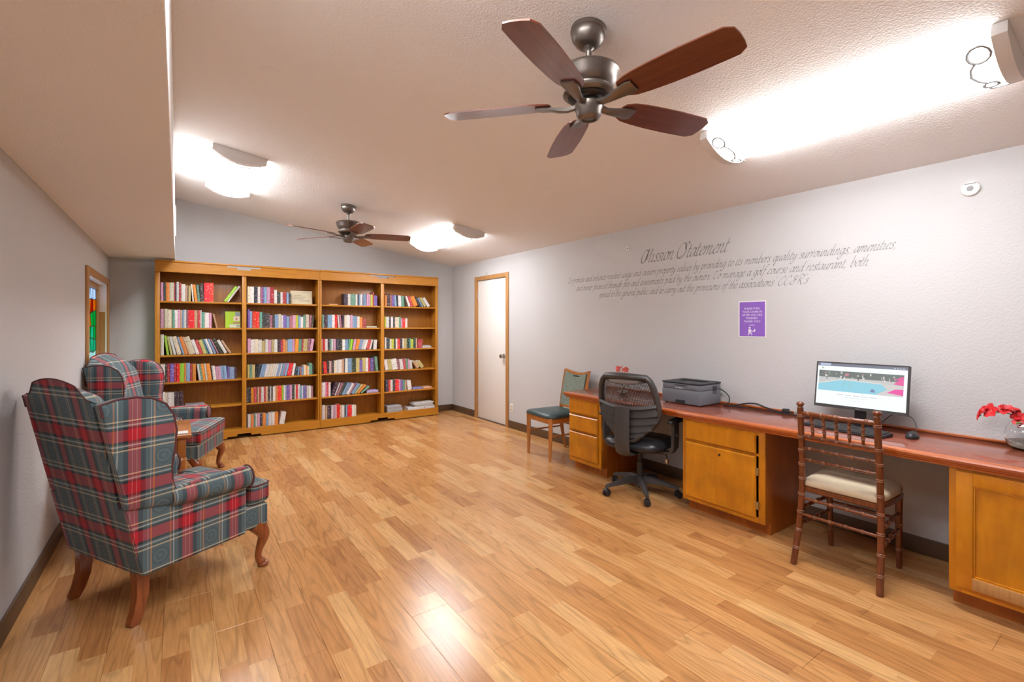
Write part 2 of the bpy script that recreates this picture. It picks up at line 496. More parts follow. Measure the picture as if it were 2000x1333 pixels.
# ================================================================== the setting
fl = struct(B().box(XL - 0.15, XR + 0.15, YF - 0.15, YB + 0.15, -0.06, -0.009).build('floor', 'subfloor', smooth=0))
PW, PL, G = 0.1905, 1.212, 0.0004
_pm = {}
def plank_mesh(w, l):
    key = (round(w, 3), round(l, 3))
    if key not in _pm:
        b = B()
        e = 0.0006
        r0 = [(G, G, -0.008), (w - G, G, -0.008), (w - G, l - G, -0.008), (G, l - G, -0.008)]
        r1 = [(p[0], p[1], -e) for p in r0]
        r2 = [(G + e, G + e, 0), (w - G - e, G + e, 0), (w - G - e, l - G - e, 0), (G + e, l - G - e, 0)]
        b.loft([r0, r1, r2])
        o = b.build('plank', 'floor', fl, smooth=0)
        _pm[key] = o.data
        return o
    o = bpy.data.objects.new('plank', _pm[key]); C.objects.link(o); o.parent = fl
    return o
x, row = XL, 0
while x < XR - 0.005:
    w = min(PW, XR - x)
    y = YF - (0.4 * (row % 3)) - 0.05
    while y < YB - 0.005:
        y0, y1 = max(y, YF), min(y + PL, YB)
        if y1 - y0 > 0.02:
            o = plank_mesh(w, y1 - y0); o.location = (x, y0, 0)
        y += PL
    x += PW; row += 1

# right wall, with the opening of the door
DY0, DY1, DZ = 5.335, 6.10, 2.04
b = B()
b.box(XR, XR + 0.12, YF - 0.12, DY0, 0, 3.3); b.box(XR, XR + 0.12, DY1, YB + 0.12, 0, 3.3); b.box(XR, XR + 0.12, DY0, DY1, DZ, 3.3)
struct(b.build('wall_right', 'wall', smooth=0))
struct(B().box(XL - 0.15, XR, YB, YB + 0.12, 0, 3.3).build('wall_back', 'wall', smooth=0))
struct(B().box(XL - 0.15, XR, YF - 0.12, YF, 0, 3.3).build('wall_front', 'wall', smooth=0))
# left wall, with the opening of the window
WY0, WY1, WZ0, WZ1 = 5.33, 6.70, 0.95, 1.815
b = B()
t0 = XL - 0.15
b.box(t0, XL, YF, WY0, 0, 3.3); b.box(t0, XL, WY1, YB, 0, 3.3); b.box(t0, XL, WY0, WY1, 0, WZ0); b.box(t0, XL, WY0, WY1, WZ1, 3.3)
struct(b.build('wall_left', 'wall', smooth=0))
# sloped ceiling and the boxed soffit along the left wall
a0, a1 = cz(XL - 0.15), cz(XR + 0.12)
b = B()
b.add([(XL - 0.15, YF - 0.12, a0), (XR + 0.12, YF - 0.12, a1), (XR + 0.12, YB + 0.12, a1), (XL - 0.15, YB + 0.12, a0),
       (XL - 0.15, YF - 0.12, a0 + 0.1), (XR + 0.12, YF - 0.12, a1 + 0.1), (XR + 0.12, YB + 0.12, a1 + 0.1), (XL - 0.15, YB + 0.12, a0 + 0.1)],
      [(0, 1, 2, 3), (4, 5, 6, 7), (0, 1, 5, 4), (1, 2, 6, 5), (2, 3, 7, 6), (3, 0, 4, 7)])
struct(b.build('ceiling', 'ceil', smooth=0))
so = B().box(XL, SOFX, YF, YB, SOFZ, cz(SOFX) - 0.002, 0.004).build('ceiling_soffit', 'ceil', smooth=0)
struct(so)
# baseboards
for nm, q in (('baseboard_left', (XL, XL + 0.012, YF, YB)), ('baseboard_back', (XL + 0.012, XR - 0.012, YB - 0.012, YB))):
    struct(B().box(*q, 0, 0.10, 0.003).build(nm, 'base'))
bb = struct(B().box(XR - 0.012, XR, DY1 + 0.062, YB, 0, 0.10, 0.003).build('baseboard_right', 'base'))
B().box(XR - 0.012, XR, YF, DY0 - 0.062, 0, 0.10, 0.003).build('baseboard_run', 'base', bb)

# door
dr = B().box(XR + 0.012, XR + 0.05, DY0 + 0.004, DY1 - 0.004, 0.012, DZ - 0.004, 0.002).build('door_1', 'white')
struct(dr)
for nm, q in (('casing', (XR - 0.016, XR, DY0 - 0.062, DY0, 0, DZ + 0.06)), ('casing', (XR - 0.016, XR, DY1, DY1 + 0.062, 0, DZ + 0.06)), ('head_casing', (XR - 0.016, XR, DY0, DY1, DZ, DZ + 0.06)),
              ('jamb', (XR, XR + 0.1, DY0, DY0 + 0.004, 0, DZ)), ('jamb', (XR, XR + 0.1, DY1 - 0.004, DY1, 0, DZ))):
    B().box(*q, 0.004 if 'casing' in nm else 0).build(nm, 'trim', dr)
B().box(XR - 0.002, XR + 0.1, DY0, DY1, 0.0, 0.006).build('threshold', 'base', dr)
hk = B()
hk.lathe([(0.0, 0), (0.032, 0), (0.032, 0.006), (0.012, 0.012), (0.012, 0.03), (0.024, 0.036), (0.03, 0.05), (0.026, 0.064), (0.0, 0.068)], 20, T(XR + 0.012, DY0 + 0.07, 0.955) @ RY(-math.pi / 2))
hk.build('knob', 'nickel', dr)
for z in (0.28, 1.02, 1.82):
    B().box(XR - 0.002, XR + 0.012, DY1 - 0.012, DY1 - 0.002, z - 0.045, z + 0.045).build('hinge', 'nickel', dr)

# window with a stained glass panel
win = B()
t1 = XL - 0.13
win.box(t1, XL, WY1 - 0.012, WY1, WZ0, WZ1); win.box(t1, XL, WY0, WY0 + 0.012, WZ0, WZ1); win.box(t1, XL, WY0, WY1, WZ1 - 0.012, WZ1)
wn = struct(win.build('window_1', 'white', smooth=0))
for nm, q in (('casing', (XL, XL + 0.018, WY0 - 0.10, WY0, WZ0 - 0.08, WZ1 + 0.06)), ('casing', (XL, XL + 0.018, WY1, WY1 + 0.075, WZ0 - 0.08, WZ1 + 0.06)),
              ('head_casing', (XL, XL + 0.018, WY0, WY1, WZ1, WZ1 + 0.06)), ('apron', (XL, XL + 0.018, WY0, WY1, WZ0 - 0.08, WZ0 - 0.02)),
              ('sill', (t1, XL + 0.03, WY0, WY1, WZ0 - 0.02, WZ0))):
    B().box(*q, 0.004).build(nm, 'trim', wn)
fx = XL - 0.105
for q in ((fx, fx + 0.045, WY0 + 0.012, WY0 + 0.06, WZ0, WZ1 - 0.012), (fx, fx + 0.045, WY1 - 0.06, WY1 - 0.012, WZ0, WZ1 - 0.012),
          (fx, fx + 0.045, WY0 + 0.06, WY1 - 0.06, WZ1 - 0.06, WZ1 - 0.012), (fx, fx + 0.045, WY0 + 0.06, WY1 - 0.06, WZ0, WZ0 + 0.05)):
    B().box(*q, 0.004).build('sash', 'trim', wn)
B().box(XL - 0.07, XL - 0.012, WY1 - 0.0125, WY1 - 0.011, WZ0, 1.52).build('lower_jamb_panel', 'trim', wn)
def stained(name, col):
    m, t, bs = nt(name)
    t.nodes.remove(bs)
    tr = N(t, 'ShaderNodeBsdfTranslucent'); tr.inputs[0].default_value = (*col, 1)
    tp = N(t, 'ShaderNodeBsdfTransparent'); tp.inputs[0].default_value = (*col, 1)
    mx = N(t, 'ShaderNodeMixShader'); mx.inputs[0].default_value = 0.6
    L(t, tr.outputs[0], mx.inputs[1]); L(t, tp.outputs[0], mx.inputs[2])
    L(t, mx.outputs[0], t.nodes['Material Output'].inputs[0])
    return m
SG = [stained('glass_clear', (0.75, 0.85, 1.0)), stained('glass_amber', (0.85, 0.35, 0.03)), stained('glass_green', (0.03, 0.55, 0.18)),
      stained('glass_teal', (0.10, 0.62, 0.40)), stained('glass_red', (0.6, 0.06, 0.03)), stained('glass_pale', (0.7, 0.9, 0.85))]
gy0, gy1, gz0, gz1 = WY0 + 0.06, WY1 - 0.06, WZ0 + 0.05, WZ1 - 0.06
NY, NZ = 7, 6
gp = [[(gy0 + (gy1 - gy0) * (i / NY) + (random.uniform(-0.04, 0.04) if 0 < i < NY else 0), gz0 + (gz1 - gz0) * (k / NZ) + (random.uniform(-0.035, 0.035) if 0 < k < NZ else 0)) for k in range(NZ + 1)] for i in range(NY + 1)]
for i in range(NY):
    for k in range(NZ):
        q = [gp[i][k], gp[i + 1][k], gp[i + 1][k + 1], gp[i][k + 1]]
        cy = sum(p[0] for p in q) / 4; czz = sum(p[1] for p in q) / 4
        q = [(cy + (p[0] - cy) * 0.95, czz + (p[1] - czz) * 0.95) for p in q]
        col = {5: 0, 4: 1, 3: 2, 2: 2, 1: 3, 0: 5}[k]
        if k == 4 and i % 3 == 2: col = 4
        if k == 3 and i % 3 == 1: col = 1
        if k == 2 and i % 3 == 2: col = 3
        b = B(); b.loft([[(fx + 0.018, p[0], p[1]) for p in q], [(fx + 0.022, p[0], p[1]) for p in q]])
        b.build('pane', SG[col], wn, smooth=0)
b = B()
for i in range(NY + 1):
    b.tube([(fx + 0.02, p[0], p[1]) for p in gp[i]], 0.005, 4)
for k in range(NZ + 1):
    b.tube([(fx + 0.02, gp[i][k][0], gp[i][k][1]) for i in range(NY + 1)], 0.005, 4)
b.build('leading', 'pewterd', wn)

# ================================================================== bookcases
BF = 6.64            # face of the stiles
SHZ = [1.655, 1.345, 1.035, 0.725, 0.415, 0.105]      # top of each shelf, top row first
def bookcase(label, x0, x1, stiles, m0, m1):
    t = thing('bookcase', label, 'bookcase', ((x0 + x1) / 2, (BF + YB) / 2, 0), group='oak bookcase units along the back wall')
    ox, oy = (x0 + x1) / 2, (BF + YB) / 2
    def bx(nm, a0, a1, b0, b1, c0, c1, mat='oak', bev=0.0015):
        return B().box(a0 - ox, a1 - ox, b0 - oy, b1 - oy, c0, c1, bev).build(nm, mat, t)
    top = 2.115
    e = 0.0015
    bx('side_panel', x0 + e, x0 + 0.02, BF + 0.018, YB - 0.014, 0.0, 2.0); bx('side_panel', x1 - 0.02, x1 - e, BF + 0.018, YB - 0.014, 0.0, 2.0)
    mc = (m0 + m1) / 2
    bx('divider', mc - 0.012, mc + 0.012, BF + 0.018, YB - 0.026, 0.06, 2.0)
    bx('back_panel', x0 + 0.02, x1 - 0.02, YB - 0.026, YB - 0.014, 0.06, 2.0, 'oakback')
    bx('top_panel', x0 + 0.02, x1 - 0.02, BF + 0.018, YB - 0.026, 1.995, 2.012, 'oakx')
    for q0, q1 in stiles:
        bx('stile', q0 + (e if q0 == x0 else 0), q1 - (e if q1 == x1 else 0), BF, BF + 0.018, 0.115, 1.99, bev=0.003)
    for a0, a1 in ((x0 + 0.02, mc - 0.012), (mc + 0.012, x1 - 0.02)):
        for z in SHZ:
            bx('shelf', a0, a1, BF + 0.019 if z > 0.2 else BF + 0.004, YB - 0.027, z - 0.02, z, 'oakx', 0.002)
    # frieze and plinth boards with stepped notches
    def notch(zedge, zfar, s):
        pts = [(x0 + e, zfar), (x1 - e, zfar), (x1 - e, zedge)]
        pts += [(mc + 0.18, zedge), (mc + 0.18, zedge + s * 0.02), (mc + 0.075, zedge + s * 0.02), (mc + 0.075, zedge + s * 0.044),
                (mc - 0.075, zedge + s * 0.044), (mc - 0.075, zedge + s * 0.02), (mc - 0.18, zedge + s * 0.02), (mc - 0.18, zedge)]
        pts += [(x0 + e, zedge)]
        return pts
    for nm, poly, y0 in (('frieze', notch(top - 0.022, 1.985, -1), BF - 0.012), ('plinth', notch(0.012, 0.118, 1), BF - 0.014)):
        b = B(); b.loft([[(p[0] - ox, y0 - oy, p[1]) for p in poly], [(p[0] - ox, y0 + 0.02 - oy, p[1]) for p in poly]])
        b.build(nm, 'oakx', t, smooth=0)
    bx('cornice', x0 + e, x1 - e, BF - 0.024, BF + 0.012, top - 0.022, top, 'oakx', 0.004)
    bx('bead_moulding', x0 + e, x1 - e, BF - 0.016, BF - 0.004, 1.98, 1.99, 'oakx', 0.002)
    for xx in (x0 + 0.06, x1 - 0.06):
        bx('foot', xx - 0.02, xx + 0.02, BF + 0.0, BF + 0.03, 0.0, 0.02, 'oakx')
    return t
bookcase('oak bookcase unit in the back left corner beside the window', -0.211, 1.546, ((-0.211, -0.163), (0.643, 0.690), (1.523, 1.546)), 0.643, 0.690)
bookcase('oak bookcase unit nearer the white door, right of its twin', 1.546, 3.28, ((1.546, 1.57), (2.378, 2.428), (3.236, 3.28)), 2.378, 2.428)
BAYS = [(-0.163, 0.643), (0.690, 1.523), (1.57, 2.378), (2.428, 3.236)]

# ------------------------------------------------------------------ books
COL = dict(w=('white', (.76, .74, .72)), c=('cream', (.72, .64, .50)), k=('black', (.05, .05, .06)), r=('dark red', (.50, .05, .07)), R=('bright red', (.72, .03, .03)),
           o=('orange', (.80, .27, .05)), y=('olive', (.55, .47, .19)), Y=('lime yellow', (.62, .66, .08)), g=('green', (.14, .34, .25)), G=('lime green', (.33, .62, .04)),
           b=('blue', (.24, .38, .58)), v=('violet', (.20, .13, .42)), p=('pink', (.68, .36, .52)), m=('maroon', (.34, .14, .19)), t=('tan', (.62, .40, .24)))
ROWN = ['top shelf', 'second shelf', 'third shelf', 'fourth shelf', 'fifth shelf', 'bottom shelf']
BAYN = ['leftmost bay', 'second bay from left', 'third bay from left', 'rightmost bay']
BY = 6.672
def book_geo(w, h, d, col, seed):
    """covers, rounded spine and page block; returns verts, faces, colours, uvs.  x = thickness, y = depth (spine at 0), z = height"""
    vs, fs, cs, us = [], [], [], []
    page = (0.70, 0.64, 0.52)
    def bxx(x0, x1, y0, y1, z0, z1, c, spine=False):
        o = len(vs)
        vs.extend([(x0, y0, z0), (x1, y0, z0), (x1, y1, z0), (x0, y1, z0), (x0, y0, z1), (x1, y0, z1), (x1, y1, z1), (x0, y1, z1)])
        for f in ((0, 1, 5, 4), (1, 2, 6, 5), (2, 3, 7, 6), (3, 0, 4, 7), (4, 5, 6, 7), (0, 3, 2, 1)):
            fs.append([o + i for i in f]); cs.append(c)
            us.append([(-1, -1)] * 4)
    ct = min(0.0025, w * 0.2)
    # rounded spine
    o = len(vs); k = 5
    for z in (0, h):
        for i in range(k):
            a = math.pi * i / (k - 1)
            vs.append((w / 2 - w / 2 * math.cos(a), 0.004 - 0.004 * math.sin(a), z))
        vs.append((w, 0.012, z)); vs.append((0, 0.012, z))
    n = k + 2
    for i in range(n):
        j = (i + 1) % n
        fs.append([o + i, o + j, o + n + j, o + n + i]); cs.append(col)
        if i < k - 1:
            us.append([(seed + i / 4, seed * 3), (seed + (i + 1) / 4, seed * 3), (seed + (i + 1) / 4, seed * 3 + 1), (seed + i / 4, seed * 3 + 1)])
        else:
            us.append([(-1, -1)] * 4)
    fs.append([o + n + i for i in range(n)]); cs.append(col); us.append([(-1, -1)] * n)
    fs.append([o + i for i in range(n)][::-1]); cs.append(col); us.append([(-1, -1)] * n)
    bxx(0, ct, 0.012, d, 0, h, col); bxx(w - ct, w, 0.012, d, 0, h, col)
    bxx(ct, w - ct, 0.012, d - 0.004, 0.003, h - 0.004, page)
    return vs, fs, cs, us
def mesh_from(name, vs, fs, cs, us):
    me = bpy.data.meshes.new(name)
    me.from_pydata(vs, [], fs)
    ca = me.color_attributes.new('Col', 'FLOAT_COLOR', 'CORNER')
    ul = me.uv_layers.new(name='UVMap')
    for p, c, u in zip(me.polygons, cs, us):
        for q, li in enumerate(p.loop_indices):
            ca.data[li].color = (*c, 1); ul.data[li].uv = u[q]
    me.materials.append(M['book'])
    return me
BK = [  # bay, row, zoom origin, zoom scale, start, books "colour+right edge[:height][~lean]"
 (0,0,305,11.11,95,.212,"p160 k210 o290 c385 r415 k440:.2 w495:.222 r545 w635:.2 t685:.186 k700:.17 y790:.186 w840:.205~-5 o905:.2~-7 g960:.195~-5 k1040:.215~-3 R1165:.228 R1245:.228 _1450 G1520:.225~33 w1570:.235~33"),
 (0,1,305,11.11,90,.212,"p175:.22 c245:.22 c330:.215 y350 g400 w465 p520 t560 b605 w655 m695 R830 t900 r960 w985 g1050:.19 w1145:.185 p1205:.18 _1300 t1340:.17~-12"),
 (0,2,305,11.11,80,.215,"c115:.24 w155:.24 _230 G310:.225~-7 y380~-10 w460~-12 c580~-14 b620~-16 o710~-16 t750~-17 c870~-17 w950:.18~-18 r1030:.175~-18 y1110:.175~-18 g1160~-18:.19 b1190:.19~-20 w1260:.19~-20 b1330:.19~-22 m1380:.19~-24 k1480:.19~-25 w1590:.18~-27 t1650:.18~-31"),
 (0,3,305,11.11,90,.215,"c130 w190 k240 r300 v385 r445 R510 G605 o650 b735 r785:.205 o865:.205 _930 w975:.2~-7 g1020:.2~-7 o1080:.2~-7 c1130:.2~-7 o1215:.2~-7 k1240:.175~-6 w1310:.17~-6 p1360:.16~-5 p1420:.16~-5 b1480:.165~-5 b1550:.165~-5 v1590:.155 b1700:.145 k1760:.13"),
 (0,4,305,11.11,95,.195,"w190:.205 c250 w330 w395 k465 k525 k600~-2"),
 (1,0,475,12.5,105,.205,"c175 w265 k355 w415 m480 v510 b575 p660 r755 w825:.175 k910:.15 w970:.15 r1060:.155 b1110:.15 k1165:.145"),
 (1,1,475,12.5,110,.18,"v160:.235 b225:.21 R310:.205 R400:.205 g465:.2 k530:.195 k580:.19 k650:.185 m725:.16 k775:.17 b860:.17 c930 w980:.165 v1055:.165 b1130:.152 m1210:.15 p1285:.165 Y1350:.165 b1400:.16 w1470:.145 g1530:.165 c1610:.175 m1660:.17~4 k1710:.165~6"),
 (1,2,475,12.5,110,.165,"p185:.18 w270 c365:.172 w460 y540:.15 w610 p695:.16 y755 w835 k920:.16 r970:.155 o1030 t1090:.15 b1200 p1260 o1345~3 g1420~3 r1460~4 y1560~4 m1620~6 p1690~9"),
 (1,3,475,12.5,105,.165,"y160 g215 y290 k320~8 k385~10 b440~13 b500~13 w560~13 w600~13 c650~13 c700~13 w760~13 w800~13 b860~13 w900~13 b960~13 p1000~13 b1060~13 R1180~12 w1250:.158~9 k1330:.115~6 b1380:.11~5 m1430:.112 b1480:.11 c1530:.13 o1560:.13 c1610:.115 g1690:.155 k1720:.13"),
 (1,4,475,12.5,75,.19,"k130 k190 o260 r330 k350 t390 r440 w505 r550 t610 k660 w690 k725 w780:.183 t820 o850 R930 o950 G985 w1030 b1065 v1140 p1200 k1255 c1290 R1340 w1395 b1440:.17 w1465:.17 v1560:.17 c1600:.165 w1660:.163 m1710:.16"),
 (1,5,475,12.5,90,.168,"k110 w150 w190 o260 g300 w340 p410 k470 o555 b620:.155 w700 w770 o860 _880 w1000:.16~10"),
 (2,0,620,14.8,780,.16,"k885 w960 g1110 w1160 k1200 b1240 w1310 k1330 b1430~-3 p1490:.17 p1540:.165 Y1600:.165 r1640:.195 v1690:.155 v1735:.15"),
 (2,1,620,14.8,130,.178,"g190 k270 k300 b420 w500 R610 w650~-5 m720~-5 k780:.17 c850:.17 w910 w960:.17 p1020 b1080:.165 b1150:.165 c1230:.16 o1310:.145 r1400:.128~3"),
 (2,2,620,14.8,110,.16,"c150 R220 w300 k360 g410 w475 p535 k600 k660 k720 w800:.152 b890:.15 g940:.15~4 G1010:.15~6 p1080:.15~10 o1170:.15~14 b1260:.145~15 w1330:.142~15 w1400:.142~16 r1500:.14~15 w1560:.14~14 k1620:.138~12 w1720:.138~3"),
 (2,3,620,14.8,130,.17,"k190:.16 R290:.165~-4 k350:.165 c380 m420 k480 c540 w600:.178 w660:.18 w710:.182 t770:.188 k800:.19 w880:.198 b1000:.198 k1120:.194 y1220:.198 v1300 y1400:.195 w1470:.195 r1530:.19 v1620:.188 k1690:.19 g1770:.208~-5"),
 (2,4,620,14.8,120,.185,"w220:.195 p270:.195 r330:.195 w390:.19 k490~18 w530~21 m610~24 k690~25 b760~28 b820~29 w900:.178~30 m950~32 b1050:.172~34 y1120:.165~40 o1200:.165~44 g1290:.15~54"),
 (2,5,620,14.8,130,.185,"w230:.2 t290 k400 w460 p520 w555 R655:.195 t700:.175 w780:.175 k830:.17 b880:.168 R1000:.168 w1070:.162 c1130:.162"),
 (3,0,742,10.67,105,.165,"o150 k215:.178 m260 v310 b360~-4 k390 w460~-4 g520:.158~-6 _600 w650:.16~-20 r720:.16~-22 o830:.16~-25 k880:.165~-28 b930:.15~-30 y1000:.155~-33 w1070:.155~-35"),
 (3,1,742,10.67,95,.16,"Y130 w190 k230 w280 k320 c400:.155 g440 p470:.14 R530:.135 w580:.14"),
 (3,2,742,10.67,105,.15,"w140:.17 k205:.16 c245:.15 Y295:.15 k330 w370 R425 k470 c520 y560 k620 g650 Y700:.14 k750 t780 r830:.13~8 r880:.13~8"),
 (3,3,742,10.67,120,.155,"w190~-10 y270~-10 w380~-9 m430:.15~-9 w500:.15~-8 r550~-6 g600~-5 p640~-4 w690:.13~-8 _780 t870:.12~-36 y960:.12~-38"),
 (3,4,742,10.67,115,.168,"k180 R225 w275 k320 R400 p430 v480:.155 g530:.155 t590:.145 w670:.14~-8"),
]
rest = ([], [], [], [])
nbook = 0
cnt = {}
for bay, row, ox, sc, st, hdef, seq in BK:
    xa = st
    idx = 0
    rowbooks = []
    lo, hi = BAYS[bay]
    lim = lo + 0.003
    toks = []
    for tk in seq.split():
        code = tk[0]; body = tk[1:]
        h, lean = hdef, 0.0
        if '~' in body:
            body, q = body.split('~')
            if ':' in q:
                q, hq = q.split(':'); h = float(hq)
            lean = math.radians(float(q))
        if ':' in body:
            body, hq = body.split(':'); h = float(hq)
        toks.append((code, float(body), lean, h))
    for ti, (code, xb, lean, h) in enumerate(toks):
        if code == '_':
            xa = xb; lim = pxX(ox + xa / sc, BY); continue
        X0, X1 = pxX(ox + xa / sc, BY), pxX(ox + xb / sc, BY)
        xa = xb
        nx_ = toks[ti + 1] if ti + 1 < len(toks) else None
        if nx_ and nx_[0] != '_':                     # keep clear of the side of the next book
            X1 -= max(0.0, min(h, nx_[3]) * 1.02 * (math.tan(lean) - math.tan(nx_[2])))
            X1 = max(X1, X0 + 0.006)
        base = max(0.006, (X1 - X0)) * math.cos(lean) - 0.0006
        X0 = max(X0, lim)
        if bay == 2 and lean > 0.5: h *= 0.95
        # never through the side of the bay
        ext = X0 + base * math.cos(lean) + (h * math.sin(lean) if lean > 0 else 0)
        if ext > hi - 0.002:
            X0 -= ext - (hi - 0.002)
        lim = X0 + base / max(0.5, math.cos(lean)) + 0.0004
        idx += 1
        rowbooks.append((code, X0, base, h, lean, idx))
    for code, X0, w, h, lean, i in rowbooks:
        nmcol, c0 = COL[code]
        jit = random.uniform(0.8, 1.12)
        c = tuple(min(0.85, max(0.01, q * jit + random.uniform(-.02, .02))) for q in c0)
        d = random.uniform(0.12, 0.155) if h < 0.2 else random.uniform(0.145, 0.165)
        vs, fs, cs, us = book_geo(w, h - random.uniform(0, 0.004), d, c, random.uniform(1, 40))
        z = SHZ[row] + 0.0004
        yy = BY + random.uniform(-0.004, 0.012)
        # pivot on the lower corner the book leans over
        mt = T(X0, yy, z)
        if lean > 0:
            mt = mt @ T(w, 0, 0) @ RY(lean) @ T(-w, 0, 0)
            mt = T(w / math.cos(lean) - w, 0, 0) @ mt
        elif lean < 0:
            mt = mt @ RY(lean)
        if nbook < 290:
            o = bpy.data.objects.new('book', mesh_from('book', vs, fs, cs, us))
            C.objects.link(o); o.matrix_world = mt
            tag(o, '%s book, %s upright from the left, %s, %s' % (nmcol, ordinal(i), ROWN[row], BAYN[bay]), 'book', 'books standing on the bookcase shelves')
            nbook += 1
        else:
            k = len(rest[0])
            rest[0].extend([tuple(mt @ Vector(v)) for v in vs]); rest[1].extend([[k + q for q in f] for f in fs]); rest[2].extend(cs); rest[3].extend(us)
if rest[0]:
    o = bpy.data.objects.new('shelved_books', mesh_from('shelved_books', *rest)); C.objects.link(o)
    tag(o, 'remaining small books packed on the two bays nearest the door', 'books'); o['kind'] = 'stuff'
def flat_book(name, label, cat, bay, row, px0, px1, h, col, dz=0.0, d=0.15, rot=0.0, group=None, y=None):
    X0, X1 = pxX(px0, BY), pxX(px1, BY)
    vs, fs, cs, us = book_geo(h, X1 - X0, d, col, random.uniform(1, 40))
    o = bpy.data.objects.new(name, mesh_from(name, vs, fs, cs, us)); C.objects.link(o)
    # lying flat: thickness -> z, height -> x
    o.matrix_world = T((X0 + X1) / 2, (y or BY) + d / 2, SHZ[row] + dz + 0.0004) @ RZ(rot) @ T(-(X1 - X0) / 2, -d / 2, 0) @ Matrix(((0, 0, 1, 0), (0, 1, 0, 0), (1, 0, 0, 0), (0, 0, 0, 1)))
    return tag(o, label, cat, group)
flat_book('book', 'grey book lying flat, upper of two on fifth shelf behind the armchair', 'book', 0, 4, 362, 400, 0.022, (.33, .31, .36), 0.0165)
flat_book('book', 'orange book lying flat, lower of two on fifth shelf behind the armchair', 'book', 0, 4, 364, 404, 0.016, (.75, .30, .12))
flat_book('book', 'orange booklet lying flat on the empty half of top shelf, third bay', 'book', 2, 0, 643, 660, 0.012, (.72, .42, .20))
flat_book('book', 'grey booklet lying flat on second shelf, third bay from left', 'book', 2, 1, 716, 736, 0.02, (.52, .53, .48))
flat_book('book', 'lavender book lying flat on fifth shelf, third bay from left', 'book', 2, 4, 717, 739, 0.036, (.45, .36, .62))
flat_book('book', 'white book lying flat on third shelf, rightmost bay, lower of two', 'book', 3, 2, 825, 843, 0.02, (.72, .66, .66))
flat_book('book', 'grey book lying flat on third shelf, rightmost bay, upper of two', 'book', 3, 2, 826, 841, 0.018, (.50, .48, .52), 0.0205)
flat_book('book', 'blue paperback slumped flat on fifth shelf, rightmost bay', 'book', 3, 4, 807, 826, 0.022, (.28, .30, .62))
flat_book('book', 'peach paperback lying flat on fifth shelf, rightmost bay, near the end', 'book', 3, 4, 827, 843, 0.026, (.72, .42, .28))
z = 0
for i in range(7):
    g = random.uniform(.35, .75)
    flat_book('magazine', '%s magazine from the bottom of the left magazine pile, rightmost bay' % ordinal(i + 1), 'magazine', 3, 5, 756 + random.uniform(0, 2), 784 + random.uniform(-3, 4), 0.0125, (g, g, g * random.uniform(.95, 1.1)), z, 0.178, random.uniform(-.025, .025), 'magazines piled on the bottom shelf')
    z += 0.0135
flat_book('book', 'thick white book lying under the right magazine pile, rightmost bay', 'book', 3, 5, 797, 849, 0.042, (.74, .74, .76), 0, 0.19)
z = 0.0435
for i in range(5):
    g = random.uniform(.4, .75)
    flat_book('magazine', '%s magazine above the thick white book, right pile, rightmost bay' % ordinal(i + 1), 'magazine', 3, 5, 808 + random.uniform(-1, 3), 848 + random.uniform(-3, 0), 0.0115, (g, g, g), z, 0.175, random.uniform(-.025, .025), 'magazines piled on the bottom shelf')
    z += 0.0125
flat_book('magazine', 'white magazine lying on the bottom shelf of the leftmost bay', 'magazine', 0, 5, 405, 436, 0.012, (.75, .72, .70), 0, 0.19)
def face_book(label, bay, row, px0, px1, h, col, pic=()):
    """book standing face-out; pic = coloured cover patches"""
    X0, X1 = pxX(px0, BY), pxX(px1, BY)
    w = X1 - X0
    vs, fs, cs, us = book_geo(0.016, h, w, col, 3.3)
    z0 = SHZ[row] + 0.0026
    mt = T(X0, BY + 0.05, z0) @ RX(math.radians(-6)) @ Matrix(((0, 1, 0, 0), (1, 0, 0, 0), (0, 0, 1, 0), (0, 0, 0, 1)))
    o = bpy.data.objects.new('book', mesh_from('book', vs, fs, cs, us)); C.objects.link(o); o.matrix_world = mt
    tag(o, label, 'book', 'books shown face out')
    v2, f2, c2 = [], [], []
    for u0, v0, u1, v1, c in pic:
        k = len(v2)
        v2 += [(-0.0006, u0 * w, v0 * h), (-0.0006, u1 * w, v0 * h), (-0.0006, u1 * w, v1 * h), (-0.0006, u0 * w, v1 * h)]
        f2.append([k, k + 1, k + 2, k + 3]); c2.append(c)
    if f2:
        p = bpy.data.objects.new('cover_print', mesh_from('cover_print', v2, f2, c2, [[(-1, -1)] * 4] * len(f2))); C.objects.link(p); p.parent = o
face_book('lime green picture book shown face out on second shelf, leftmost bay', 0, 1, 440.5, 470, 0.2, (.38, .60, .02),
          ((.68, .72, .98, .97, (.25, .28, .35)), (.55, .42, .97, .7, (.80, .62, .52)), (.68, .48, .84, .62, (.62, .12, .06)), (.52, .24, .95, .36, (.42, .22, .12)), (.30, .02, .98, .2, (.62, .66, .60)), (.75, .05, .95, .15, (.05, .08, .18))))
face_book('cream paper booklet shown face out on top shelf, second bay', 1, 0, 569, 611.5, 0.175, (.66, .60, .42),
          ((.18, .62, .5, .68, (.42, .38, .26)), (.15, .50, .7, .56, (.42, .38, .26)), (.12, .38, .62, .43, (.45, .40, .30)), (.35, .28, .85, .33, (.42, .38, .3)), (.40, .18, .9, .23, (.42, .38, .3)), (.55, .85, .9, .9, (.5, .46, .34))))

